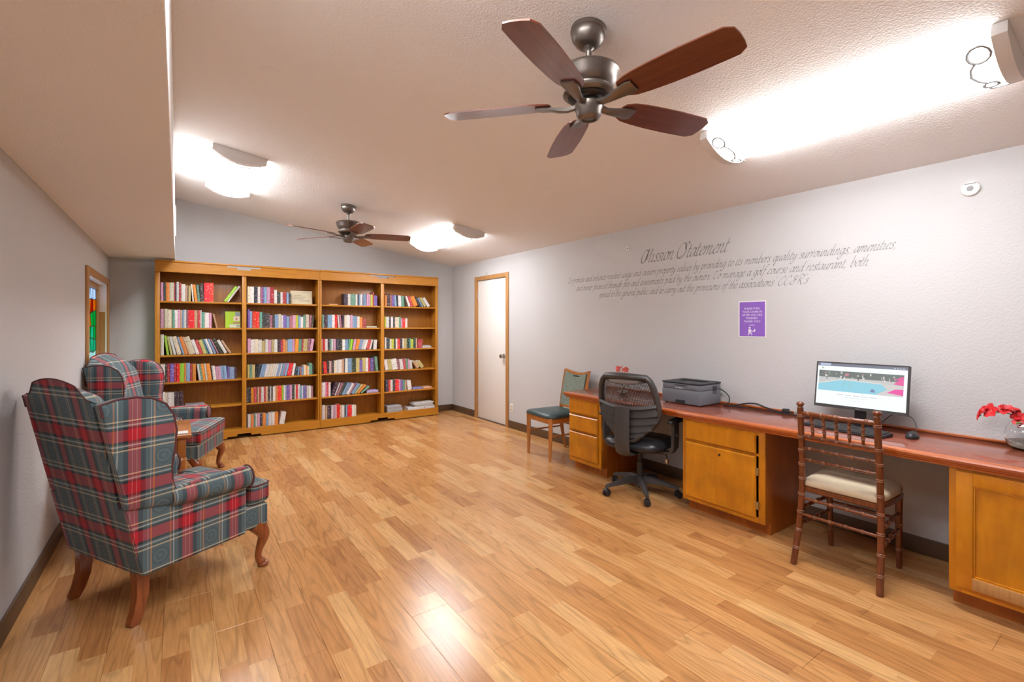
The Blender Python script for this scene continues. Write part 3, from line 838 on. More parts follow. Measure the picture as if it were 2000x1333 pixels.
# ================================================================== wing chairs
def wing_chair(label, loc, rz):
    t = thing('wing_chair', label, 'armchair', loc, rz, 'plaid wing chairs by the left wall')
    def yb(z): return -0.275 - 0.175 * (z - 0.235) / 0.83           # leaning back line
    # ---- outer back with the padded inside and humped crest
    nx, nz = 24, 16
    def crest(x):
        a = abs(x) / 0.28
        if a < 0.62: return 1.135 - 0.022 * (a / 0.62) ** 2
        return 1.113 - 0.062 * (0.5 - 0.5 * math.cos(math.pi * min(1, (a - 0.62) / 0.32)))
    fr, bk = [], []
    for j in range(nz + 1):
        v = j / nz
        fr.append([]); bk.append([])
        for i in range(nx + 1):
            x = -0.28 + 0.56 * i / nx
            zt = crest(x)
            z = 0.235 + (zt - 0.235) * v
            th = 0.075 + 0.045 * math.sin(math.pi * min(1, v * 1.05)) * (1 - (abs(x) / 0.28) ** 4 * 0.6) + 0.05 * max(0, v - 0.55)
            e = max(0.0, (v - 0.86) / 0.14)
            th *= math.sqrt(max(0.0, 1 - e * e)) if e > 0 else 1
            sx = 0.955 + 0.045 * min(1, v * 1.6)
            drop = 0.0
            fr[j].append((x * sx, yb(z) + th, z - 0.006 * e)); bk[j].append((x * sx, yb(z), z))
    b = B()
    vs = [p for r in bk for p in r] + [p for r in fr for p in r]
    n1 = nx + 1; o2 = n1 * (nz + 1)
    fs = []
    for j in range(nz):
        for i in range(nx):
            a = j * n1 + i
            fs.append((a, a + 1, a + n1 + 1, a + n1)); fs.append((o2 + a, o2 + a + n1, o2 + a + n1 + 1, o2 + a + 1))
        for i in (0, nx):
            a = j * n1 + i
            fs.append((a, a + n1, o2 + a + n1, o2 + a))
    for i in range(nx):
        fs.append((i, o2 + i, o2 + i + 1, i + 1))
        a = nz * n1 + i
        fs.append((a, a + 1, o2 + a + 1, o2 + a))
    b.add(vs, fs)
    bmesh.ops.remove_doubles(b.bm, verts=b.bm.verts[:], dist=0.0004)
    back = b.build('backrest', 'plaid', t, 50, uv=True)
    p = B(); p.tube([(q[0], q[1] - 0.001, q[2]) for q in bk[nz]], 0.003, 6)
    p.build('piping', 'pipe', back)
    for s in (-1, 1):
        # ---- wing: padded plate, flaring outwards
        prof = [(-0.20, 0.50)] + [(yb(z) + 0.004, z) for z in (0.56, 0.7, 0.85, 0.98)] + [(yb(1.035) + 0.003, 1.035), (-0.375, 1.052), (-0.31, 1.054), (-0.25, 1.043), (-0.195, 1.01), (-0.162, 0.955), (-0.15, 0.88),
                (-0.155, 0.79), (-0.165, 0.71), (-0.16, 0.64), (-0.14, 0.58), (-0.125, 0.52)]
        prof = prof[1:]
        cyy = sum(q[0] for q in prof) / len(prof); czz = sum(q[1] for q in prof) / len(prof)
        rings = []
        for ins, xo in ((0.012, 0.0), (0.0, 0.008), (0.0, 0.05), (0.012, 0.064), (0.05, 0.07), (0.12, 0.07)):
            ring = []
            for y, z in prof:
                d = math.hypot(y - cyy, z - czz); k = 1 - ins / d
                yy, zz = cyy + (y - cyy) * k, czz + (z - czz) * k
                flare = 0.035 * max(0, (yy + 0.40)) / 0.35 * max(0, min(1, (zz - 0.5) / 0.35))
                ring.append((s * (0.345 - xo + flare), yy, zz))
            rings.append(ring)
        w = B(); w.loft(rings)
        wing = w.build('wing', 'plaid', t, 40, uv=True)
        pp = B(); pp.tube([(q[0] + s * 0.002, q[1], q[2]) for q in rings[1]][3:], 0.005, 6)
        pp.build('piping', 'pipe', wing)
        # ---- outside panel below the arm
        sp = B()
        q = [(-0.275, 0.235), (-0.345, 0.56), (-0.05, 0.555), (0.225, 0.555), (0.225, 0.235)]
        sp.loft([[(s * (0.262 if y < -0.2 else 0.27), y, z) for y, z in q], [(s * (0.33 if y < -0.2 else 0.338), y, z) for y, z in q]])
        bmesh.ops.bevel(sp.bm, geom=sp.bm.edges[:], offset=0.006, segments=2, affect='EDGES')
        sp.build('side_panel', 'plaid', t, 35, uv=True)
        # ---- rolled arm
        ar = B()
        rings = []
        nseg = 18
        path = [(-0.16, 0.556, 0.042), (-0.10, 0.556, 0.048), (0.04, 0.552, 0.055), (0.17, 0.548, 0.060), (0.22, 0.546, 0.060), (0.237, 0.545, 0.054), (0.243, 0.544, 0.035)]
        for y, zc, r in path:
            rings.append([(s * (0.328 + (r * 0.92) * math.cos(2 * math.pi * i / nseg)), y, zc + r * math.sin(2 * math.pi * i / nseg)) for i in range(nseg)])
        ar.loft(rings)
        arm = ar.build('arm', 'plaid', t, 45, uv=True)
        pp = B(); pp.tube([(q2[0], 0.237, q2[2]) for q2 in rings[4]], 0.004, 6, closed=True)
        pp.build('piping', 'pipe', arm)
    # ---- seat deck with its front rail
    d = B(); d.box(-0.33, 0.33, -0.24, 0.366, 0.235, 0.365, 0.014, seg=3)
    for v in d.bm.verts:
        if v.co.y < 0.0: v.co.x *= 0.80
        elif v.co.y < 0.3: v.co.x *= 0.98
    d.build('seat_rail', 'plaid', t, 40, uv=True)
    # ---- T shaped loose cushion
    poly = [(-0.262, -0.24), (0.262, -0.24), (0.268, 0.0), (0.266, 0.245), (0.285, 0.255), (0.322, 0.262), (0.335, 0.29), (0.333, 0.36), (0.315, 0.38), (0.15, 0.39), (0.0, 0.392), (-0.15, 0.39), (-0.315, 0.38), (-0.333, 0.36),
            (-0.335, 0.29), (-0.322, 0.262), (-0.285, 0.255), (-0.266, 0.245), (-0.268, 0.0)]
    cu = B(); cu.pillow(poly, [(0.03, 0.366), (0.008, 0.374), (0.0, 0.39), (0.0, 0.462), (0.008, 0.478), (0.03, 0.487), (0.09, 0.498), (0.17, 0.505)])
    cush = cu.build('seat_cushion', 'plaid', t, 40, uv=True)
    pp = B(); pp.tube([(x, y, 0.474) for x, y in poly], 0.005, 6, closed=True); pp.build('piping', 'pipe', cush)
    # ---- legs
    for s in (-1, 1):
        lg = B()
        pts = smooth_pts([(s * 0.285, 0.315, 0.245), (s * 0.300, 0.343, 0.205), (s * 0.307, 0.352, 0.165), (s * 0.300, 0.335, 0.11), (s * 0.297, 0.325, 0.06), (s * 0.304, 0.338, 0.028), (s * 0.312, 0.355, 0.014)], 3)
        rad = [0.044, 0.043, 0.041, 0.039, 0.037, 0.034, 0.030, 0.027, 0.024, 0.021, 0.019, 0.0175, 0.0175, 0.019, 0.021, 0.024, 0.024, 0.02, 0.012]
        lg.tube(pts, rad[:len(pts)], 12, up=(1, 0, 0))
        lg.lathe([(0.0, 0), (0.022, 0), (0.029, 0.006), (0.029, 0.014), (0.02, 0.026), (0.0, 0.03)], 16, T(s * 0.308, 0.349, 0))
        lg.build('leg', 'cherry', t, 50)
        lr = B()
        lr.tube([(s * 0.245, -0.245, 0.25), (s * 0.247, -0.242, 0.19), (s * 0.25, -0.245, 0.12), (s * 0.256, -0.262, 0.05), (s * 0.262, -0.283, 0.0)], [0.038, 0.037, 0.034, 0.030, 0.026], 4, up=(1, 0, 0))
        lr.build('leg', 'cherry', t, 20)
    return t
wing_chair('plaid wing chair nearest the camera, its back turned to us', (-0.056, 3.137, 0), math.radians(30 - 90))
wing_chair('plaid wing chair farther away, between the end table and the bookcase', (-0.088, 5.215, 0), math.radians(-20 - 90))

# ================================================================== end table between the chairs
t = thing('end_table', 'square wooden end table with turned legs between the two armchairs', 'table', (-0.245, 4.27, 0))
B().box(-0.325, 0.325, -0.32, 0.32, 0.60, 0.622, 0.006).build('table_top', 'table', t)
for q in ((-0.27, 0.27, -0.275, -0.257), (-0.27, 0.27, 0.257, 0.275), (-0.28, -0.262, -0.26, 0.26), (0.262, 0.28, -0.26, 0.26)):
    B().box(*q, 0.48, 0.60, 0.002).build('apron', 'table', t)
dw = B().box(0.28, 0.288, -0.2, 0.2, 0.5, 0.585, 0.002).build('drawer_front', 'table', t)
B().lathe([(0, 0), (0.008, 0), (0.007, 0.012), (0.013, 0.018), (0.011, 0.026), (0, 0.028)], 12, T(0.288, 0, 0.543) @ RY(math.pi / 2)).build('knob', 'brass', dw)
B().box(-0.26, 0.26, -0.26, 0.26, 0.14, 0.158, 0.004).build('lower_shelf', 'table', t)
for sx in (-1, 1):
    for sy in (-1, 1):
        l = B()
        l.box(sx * 0.268 - 0.024, sx * 0.268 + 0.024, sy * 0.263 - 0.024, sy * 0.263 + 0.024, 0.46, 0.60, 0.002)
        l.lathe([(0.0, 0), (0.018, 0), (0.026, 0.012), (0.03, 0.03), (0.024, 0.048), (0.028, 0.056), (0.034, 0.062), (0.024, 0.07), (0.034, 0.085), (0.036, 0.115), (0.034, 0.17), (0.026, 0.19), (0.032, 0.2), (0.022, 0.212), (0.018, 0.24),
                 (0.022, 0.32), (0.029, 0.40), (0.026, 0.43), (0.032, 0.445), (0.024, 0.46), (0.0, 0.465)], 18, T(sx * 0.268, sy * 0.263, 0))
        l.build('leg', 'table', t, 40)
tag(B().box(-0.03, 0.03, -0.045, 0.045, 0, 0.008, 0.003).build('coaster', 'whitep', loc=(0.03, 4.03, 0.6222)), 'small white coaster on the near edge of the end table', 'coaster')

# ================================================================== built-in desk
DTZ, DXF = 0.735, 3.05
DKY0, DKY1 = -0.35, 3.48
t = thing('desk', 'long reddish wooden worktop with moulded front edge along the right wall', 'desk', (3.355, 1.56, 0))
ox, oy = 3.355, 1.56
B().box(DXF + 0.045 - ox, XR - 0.002 - ox, DKY0 - oy, DKY1 - 0.045 - oy, DTZ - 0.03, DTZ, 0.002).build('surface', 'desk', t)
prof = [(0.05, DTZ), (0.012, DTZ), (0.003, DTZ - 0.004), (0.0, DTZ - 0.012), (0.004, DTZ - 0.024), (0.014, DTZ - 0.03), (0.014, DTZ - 0.036), (0.022, DTZ - 0.042), (0.024, DTZ - 0.05), (0.05, DTZ - 0.05)]
b = B(); b.loft([[(DXF + a - ox, y + (a if k else 0) * -1 - oy, z) for a, z in prof] for k, y in ((0, DKY0), (1, DKY1))])
b.build('front_edge', 'deskedge', t, 30)
b = B(); b.loft([[(x + (a if k == 0 else 0) - ox, DKY1 - a - oy, z) for a, z in prof] for k, x in ((0, DXF), (1, XR - 0.002))])
b.build('end_edge', 'deskedge', t, 30)
struct(B().box(XR - 0.014, XR, DKY0, DKY1, DTZ + 0.0003, DTZ + 0.016, 0.004).build('trim_1', 'deskedge'))
CXF = 3.09
def cabinet(label, y0, y1, fill):
    t = thing('desk_cabinet', label, 'cabinet', (CXF, (y0 + y1) / 2, 0), group='cabinets carrying the long desk')
    h = (y1 - y0) / 2
    top = DTZ - 0.0505
    D = XR - 0.03 - CXF
    for s in (-1, 1):
        q = sorted((s * h, s * (h - 0.018)))
        b = B(); poly = [(0.018, 0.085), (0.075, 0.085), (0.075, 0.0), (D, 0.0), (D, top), (0.018, top)]
        b.loft([[(x, q[0], z) for x, z in poly], [(x, q[1], z) for x, z in poly]])
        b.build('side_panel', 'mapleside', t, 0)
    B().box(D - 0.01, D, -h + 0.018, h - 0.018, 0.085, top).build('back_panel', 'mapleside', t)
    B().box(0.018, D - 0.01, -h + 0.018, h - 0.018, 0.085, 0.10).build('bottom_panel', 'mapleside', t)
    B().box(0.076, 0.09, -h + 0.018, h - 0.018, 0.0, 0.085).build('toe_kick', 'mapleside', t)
    for s in (-1, 1):
        q = sorted((s * h, s * (h - 0.042)))
        B().box(0.0, 0.018, q[0], q[1], 0.085, top, 0.0015).build('face_stile', 'maple', t)
    B().box(0.0, 0.018, -h + 0.042, h - 0.042, 0.085, 0.12, 0.001).build('face_rail', 'maple', t)
    B().box(0.0, 0.018, -h + 0.042, h - 0.042, top - 0.03, top, 0.001).build('face_rail', 'maple', t)
    fill(t, h, top)
    return t
def front(t, nm, ya, yb_, z0, z1, mat='maple'):
    """overlay front with a chamfered lip"""
    b = B()
    e = 0.009
    r = [[(0.0, ya, z0), (0.0, yb_, z0), (0.0, yb_, z1), (0.0, ya, z1)], [(-0.010, ya, z0), (-0.010, yb_, z0), (-0.010, yb_, z1), (-0.010, ya, z1)],
         [(-0.019, ya + e, z0 + e), (-0.019, yb_ - e, z0 + e), (-0.019, yb_ - e, z1 - e), (-0.019, ya + e, z1 - e)]]
    b.loft(r)
    return b.build(nm, mat, t, 15)
def fill1(t, h, top):
    for z0, z1 in ((0.545, 0.665), (0.385, 0.53), (0.125, 0.37)):
        front(t, 'drawer', -h + 0.03, h - 0.012, z0, z1)
        B().box(0.0005, 0.018, -h + 0.042, h - 0.042, z0 - 0.012, z0).build('face_rail', 'maple', t)
cabinet('drawer cabinet with three drawers under the far end of the desk', 3.01, 3.43, fill1)
def fill2(t, h, top):
    front(t, 'drawer', -h + 0.055, h - 0.03, 0.535, 0.668)
    d = front(t, 'door', -h + 0.055, h - 0.03, 0.115, 0.52)
    B().lathe([(0, 0), (0.009, 0), (0.009, 0.002), (0, 0.002)], 14, T(-0.0192, 0.0, 0.475) @ RY(-math.pi / 2)).build('lock_hole', 'pewterd', d)
    for z in (0.2, 0.42):
        B().box(-0.014, 0.0, -h + 0.036, -h + 0.056, z - 0.025, z + 0.025, 0.002).build('hinge', 'brass', d)
    B().box(0.0005, 0.018, -h + 0.042, h - 0.042, 0.52, 0.535).build('face_rail', 'maple', t)
cabinet('cabinet with one wide drawer over a door, beneath the printer end', 1.563, 2.17, fill2)
def fill3(t, h, top):
    e = 0.06
    ya, yb_ = -h + 0.02, h - 0.03
    d = B().box(-0.012, 0.0, ya + e - 0.01, yb_ - e + 0.01, 0.175, 0.61).build('door', 'maple', t)
    for nm, q in (('door_stile', (ya, ya + e, 0.118, 0.672)), ('door_stile', (yb_ - e, yb_, 0.118, 0.672)), ('door_rail', (ya + e, yb_ - e, 0.118, 0.18)), ('door_rail', (ya + e, yb_ - e, 0.61, 0.672))):
        B().box(-0.022, 0.0, *q, 0.002).build(nm, 'maple', d)
    for q in ((ya + e, ya + e + 0.008, 0.18, 0.61), (yb_ - e - 0.008, yb_ - e, 0.18, 0.61), (ya + e, yb_ - e, 0.18, 0.188), (ya + e, yb_ - e, 0.602, 0.61)):
        B().box(-0.019, -0.011, *q, 0.003).build('panel_moulding', 'maple', d)
    B().box(-0.03, -0.022, ya + e * 0.9, yb_ - e * 0.98, 0.125, 0.178, 0.002).build('lit_lip_strip', 'trim', d)  # paler wood colour stands for light caught on the door's bottom lip
cabinet('cabinet with a framed panel door at the near end of the desk', 0.06, 0.672, fill3)

# ================================================================== swivel chair
def turned(bb, p0, p1, r, knobs, ringr, n=12):
    """bamboo style bar: swelling between ringed nodes"""
    p0, p1 = Vector(p0), Vector(p1)
    pts, rad = [], []
    ks = [0.0] + list(knobs) + [1.0]
    for a, c in zip(ks[:-1], ks[1:]):
        for u in (0.0, 0.12, 0.5, 0.88):
            q = a + (c - a) * u
            pts.append(p0.lerp(p1, q)); rad.append(r * (1.0 if u in (0.12, 0.88) else 0.92 if u == 0.5 else 1.06))
    pts.append(p1); rad.append(r)
    bb.tube(pts, rad, n)
def swivel_chair(loc, rz):
    t = thing('office_chair', 'black mesh-back swivel office chair pushed in at the desk', 'chair', loc, rz)
    # base
    hub = B(); hub.lathe([(0, 0.06), (0.045, 0.06), (0.05, 0.075), (0.05, 0.12), (0.036, 0.135), (0.032, 0.14), (0, 0.14)], 24)
    hub.build('hub', 'char', t)
    for k in range(5):
        a = math.radians(18 + 72 * k)
        ca, sa = math.cos(a), math.sin(a)
        l = B()
        rings = []
        for r, z, w, h in ((0.03, 0.118, 0.030, 0.026), (0.10, 0.118, 0.026, 0.024), (0.20, 0.10, 0.021, 0.018), (0.285, 0.082, 0.016, 0.013), (0.305, 0.078, 0.012, 0.010)):
            rings.append([(r * ca - sa * dx, r * sa + ca * dx, z + dz) for dx, dz in ((-w, -h), (w, -h), (w * 0.75, h * 0.6), (0, h), (-w * 0.75, h * 0.6))])
        l.loft(rings)
        l.build('base_leg', 'char', t, 40)
        cs_ = B(); cs_.cyl((0.295 * ca, 0.295 * sa, 0.075), (0.295 * ca, 0.295 * sa, 0.045), 0.006)
        m = T(0.295 * ca, 0.295 * sa, 0.0265) @ RZ(a + 0.6 + k)
        cs_.tube([(0, -0.013, 0.012), (0, 0.013, 0.012)], 0.022, 12, mt=m)
        ca_ = cs_.build('caster', 'black', t, 40)
        for s in (-1, 1):
            w = B(); w.tube([(0, s * 0.007, 0), (0, s * 0.012, 0), (0, s * 0.022, 0), (0, s * 0.025, 0)], [0.024, 0.0262, 0.0262, 0.02], 20, mt=m)
            w.build('wheel', 'blackv', ca_, 40)
    co = B(); co.lathe([(0.026, 0.13), (0.026, 0.26), (0.018, 0.262), (0.018, 0.37)], 20); co.build('gas_lift', 'black', t)
    me = B(); me.box(-0.09, 0.09, -0.11, 0.09, 0.355, 0.392, 0.01); me.build('tilt_mechanism', 'black', t)
    lv = B(); lv.tube(smooth_pts([(0.05, 0.0, 0.365), (0.17, 0.01, 0.36), (0.215, 0.01, 0.345), (0.222, 0.01, 0.315)], 4), 0.005, 8)
    lvo = lv.build('lever', 'black', t)
    B().lathe([(0, -0.02), (0.014, -0.016), (0.017, 0), (0.014, 0.016), (0, 0.02)], 14, T(0.222, 0.01, 0.30)).build('lever_knob', 'nickel', lvo)
    poly = [(0.245 * math.copysign(abs(math.cos(q)) ** 0.45, math.cos(q)), 0.24 * math.copysign(abs(math.sin(q)) ** 0.5, math.sin(q))) for q in [2 * math.pi * i / 32 for i in range(32)]]
    se = B(); se.pillow(poly, [(0.05, 0.39), (0.02, 0.392), (0.0, 0.41), (0.0, 0.43), (0.014, 0.455), (0.05, 0.47), (0.11, 0.474), (0.2, 0.468)])
    se.build('seat', 'blackv', t, 50)
    # back: frame ring, mesh, lumbar bands
    def bp(u, z):
        """u -1..1 across, z height -> point on the curved back"""
        tb = ((0.47, 0.05), (0.53, 0.115), (0.60, 0.195), (0.66, 0.236), (0.72, 0.245), (0.82, 0.238), (0.90, 0.222), (0.95, 0.198), (0.985, 0.16), (1.1, 0.15))
        wd = 0.05
        for (za, wa), (zb_, wb) in zip(tb[:-1], tb[1:]):
            if za <= z <= zb_: wd = wa + (wb - wa) * (z - za) / (zb_ - za)
        x = u * wd
        y = -0.225 - 0.03 * max(0, z - 0.47) - 0.24 * max(0, z - 0.68) + 0.055 * u * u * min(1, max(0, (z - 0.47) / 0.15))
        return Vector((x, y, z))
    zs = [0.48 + 0.495 * i / 18 for i in range(19)]
    ring = [bp(-1, z) for z in zs] + [bp(u, 0.975 + 0.012 * (1 - u * u)) for u in (-0.7, -0.35, 0, 0.35, 0.7)] + [bp(1, z) for z in reversed(zs)] + [bp(u, 0.472) for u in (0.5, 0, -0.5)]
    rg = [0.017] * len(ring)
    fb = B(); fb.tube(ring, 0.021, 10, closed=True, flat=1.35)
    fb.build('back_frame', 'char', t, 50)
    mb = B()
    nu, nv = 38, 52
    for i in range(1, nu):
        u = -1 + 2 * i / nu
        mb.tube([bp(u, 0.49 + 0.49 * k / 14) for k in range(15)], 0.0026, 3, caps=False)
    for k in range(1, nv):
        z = 0.49 + 0.485 * k / nv
        mb.tube([bp(-1 + 2 * i / 10, z) for i in range(11)], 0.0026, 3, caps=False)
    mo = mb.build('mesh_panel', 'black', t, 0)
    for z, hh in ((0.765, 0.012), (0.72, 0.033), (0.66, 0.033), (0.60, 0.033), (0.55, 0.028)):
        lb = B()
        rr = []
        for i in range(13):
            u = -1 + 2 * i / 12
            p = bp(u, z - 0.03 * (1 - u * u)); y = p.y - 0.012 - 0.004 * (1 - u * u) - (0.012 if hh < 0.02 else (z - 0.5) * 0.02)
            rr.append([(p.x, y - 0.014, p.z - hh), (p.x, y - 0.011, p.z), (p.x, y - 0.002, p.z + hh), (p.x, y + 0.004, p.z + hh), (p.x, y + 0.004, p.z - hh)])
        lb.loft(rr); lb.build('lumbar_band', 'char', t, 40)
    sp = B(); sp.tube(smooth_pts([(0, -0.08, 0.375), (0, -0.20, 0.365), (0, -0.285, 0.385), (0, -0.312, 0.45), (0, -0.315, 0.56), (0, -0.312, 0.67), (0, -0.307, 0.745)], 4), 0.062, 14, flat=0.28, up=(1, 0, 0))
    sp.build('back_spine', 'char', t, 50)
    ub = B()
    rr = []
    for i in range(11):
        u = -0.85 + 1.7 * i / 10
        p = bp(u, 0.945)
        k = math.sqrt(max(0.05, 1 - (u / 0.9) ** 2))
        rr.append([(p.x, p.y + 0.012 + 0.02 * k * math.cos(q), p.z + 0.026 * k * math.sin(q)) for q in [2 * math.pi * w / 10 for w in range(10)]])
    ub.loft(rr); ub.build('upper_pad', 'greybox', t, 60)
    for s in (-1, 1):
        ar = B()
        rr = []
        for y, x, z, w in ((0.0, 0.10, 0.372, 0.03), (0.0, 0.22, 0.372, 0.034), (0.0, 0.278, 0.385, 0.044), (0.0, 0.298, 0.42, 0.05), (0.0, 0.302, 0.50, 0.05), (0.0, 0.302, 0.62, 0.047)):
            d = 0.011
            if x < 0.25: q = [(x, -w, z - d), (x, w, z - d), (x, w, z + d), (x, -w, z + d)]
            elif x < 0.29: q = [(x + d * .7, -w, z - d * .7), (x + d * .7, w, z - d * .7), (x - d * .7, w, z + d * .7), (x - d * .7, -w, z + d * .7)]
            else: q = [(x + d, -w, z), (x + d, w, z), (x - d, w, z), (x - d, -w, z)]
            rr.append([(s * a, b_ - 0.02, c_) for a, b_, c_ in q])
        ar.loft(rr)
        am = ar.build('arm_support', 'char', t, 40)
        pd = B(); pd.pillow([(s * 0.300 + 0.038 * math.cos(q), 0.0 + 0.125 * math.copysign(abs(math.sin(q)) ** 0.7, math.sin(q))) for q in [2 * math.pi * i / 24 for i in range(24)]],
                            [(0.008, 0.618), (0.0, 0.624), (0.0, 0.636), (0.01, 0.645), (0.025, 0.647)])
        pd.build('arm_pad', 'blackv', t, 50)
        B().cyl((s * 0.312, -0.02, 0.52), (s * 0.317, -0.02, 0.52), 0.008).build('height_button', 'nickel', am)
    return t
swivel_chair((3.105, 2.585, 0), math.radians(-90 + 14))

# ================================================================== upholstered side chair beyond the desk
def side_chair(loc, rz):
    t = thing('side_chair', 'wooden side chair with green padded seat standing beyond the desk', 'chair', loc, rz)
    for s in (-1, 1):
        b = B(); b.tube([(s * 0.20, 0.20, 0.44), (s * 0.20, 0.20, 0.30), (s * 0.195, 0.205, 0.0)], [0.028, 0.027, 0.017], 4, up=(0.707, 0.707, 0)); b.build('leg', 'sidewood', t, 20)
        b = B(); b.tube(smooth_pts([(s * 0.19, -0.29, 0.0), (s * 0.19, -0.245, 0.2), (s * 0.19, -0.225, 0.42), (s * 0.195, -0.25, 0.62), (s * 0.205, -0.30, 0.875)], 3), [0.017, 0.02, 0.022, 0.024, 0.026, 0.027, 0.027, 0.026, 0.025, 0.023, 0.022, 0.02, 0.018][:13], 4, up=(0.707, 0.707, 0)); b.build('leg', 'sidewood', t, 20)
        B().box(s * 0.195 - 0.011, s * 0.195 + 0.011, -0.21, 0.19, 0.375, 0.43, 0.002).build('seat_rail', 'sidewood', t)
        b = B(); b.cyl((s * 0.193, -0.235, 0.25), (s * 0.197, 0.2, 0.25), 0.009); b.build('stretcher', 'sidewood', t)
    B().box(-0.19, 0.19, 0.19, 0.212, 0.375, 0.43, 0.002).build('seat_rail', 'sidewood', t)
    B().box(-0.19, 0.19, -0.235, -0.213, 0.375, 0.43, 0.002).build('seat_rail', 'sidewood', t)
    b = B(); b.cyl((-0.19, -0.24, 0.29), (0.19, -0.24, 0.29), 0.009); b.build('stretcher', 'sidewood', t)
    poly = [(-0.215, -0.20), (0.215, -0.20), (0.228, 0.0), (0.228, 0.20), (0.205, 0.228), (0.0, 0.235), (-0.205, 0.228), (-0.228, 0.20), (-0.228, 0.0)]
    b = B(); b.pillow(poly, [(0.01, 0.43), (0.0, 0.436), (0.0, 0.452), (0.012, 0.466), (0.05, 0.478), (0.12, 0.486)])
    b.build('seat', 'green', t, 50)
    # padded back, framed by a scooped top rail with a hand slot
    def by(z): return -0.222 - 0.085 * ((z - 0.45) / 0.43) ** 1.3 if z > 0.45 else -0.222
    def panel(bb, zt, z0, x, th, dy):
        n = 12
        fr, bk = [], []
        for j in range(9):
            rowf, rowb = [], []
            for i in range(n + 1):
                u = -1 + 2 * i / n
                zz = z0 + (zt(u) - z0) * j / 8
                cv = 0.022 * (1 - u * u)
                rowf.append((u * x, by(zz) + dy + th - cv, zz)); rowb.append((u * x, by(zz) + dy - cv, zz))
            fr.append(rowf); bk.append(rowb)
        rings = [fr[j] + bk[j][::-1] for j in range(9)]
        bb.loft(rings)
    top = lambda u: 0.845 + 0.03 * u * u
    b = B(); panel(b, lambda u: top(u) - 0.012, 0.50, 0.178, 0.026, -0.004); b.build('back_pad', 'greenf', t, 50)
    b = B()
    n = 16; rr = []
    for i in range(n + 1):
        u = -1 + 2 * i / n
        zt = top(u) + 0.014
        y = by(zt) - 0.022 * (1 - u * u)
        rr.append([(u * 0.205, y - 0.012, zt - 0.022), (u * 0.205, y + 0.024, zt - 0.022), (u * 0.205, y + 0.022, zt), (u * 0.205, y - 0.012, zt)])
    b.loft(rr); tr = b.build('top_rail', 'sidewood', t, 30)
    b = B(); b.box(-0.06, 0.06, by(0.83) - 0.001, by(0.83) + 0.005, 0.812, 0.826, 0.003); b.build('hand_slot', 'pewterd', tr)
    B().box(-0.185, 0.185, by(0.48) - 0.018, by(0.48) + 0.012, 0.475, 0.50, 0.003).build('lower_rail', 'sidewood', t)
    return t
side_chair((3.285, 3.875, 0), math.radians(90 - 4))

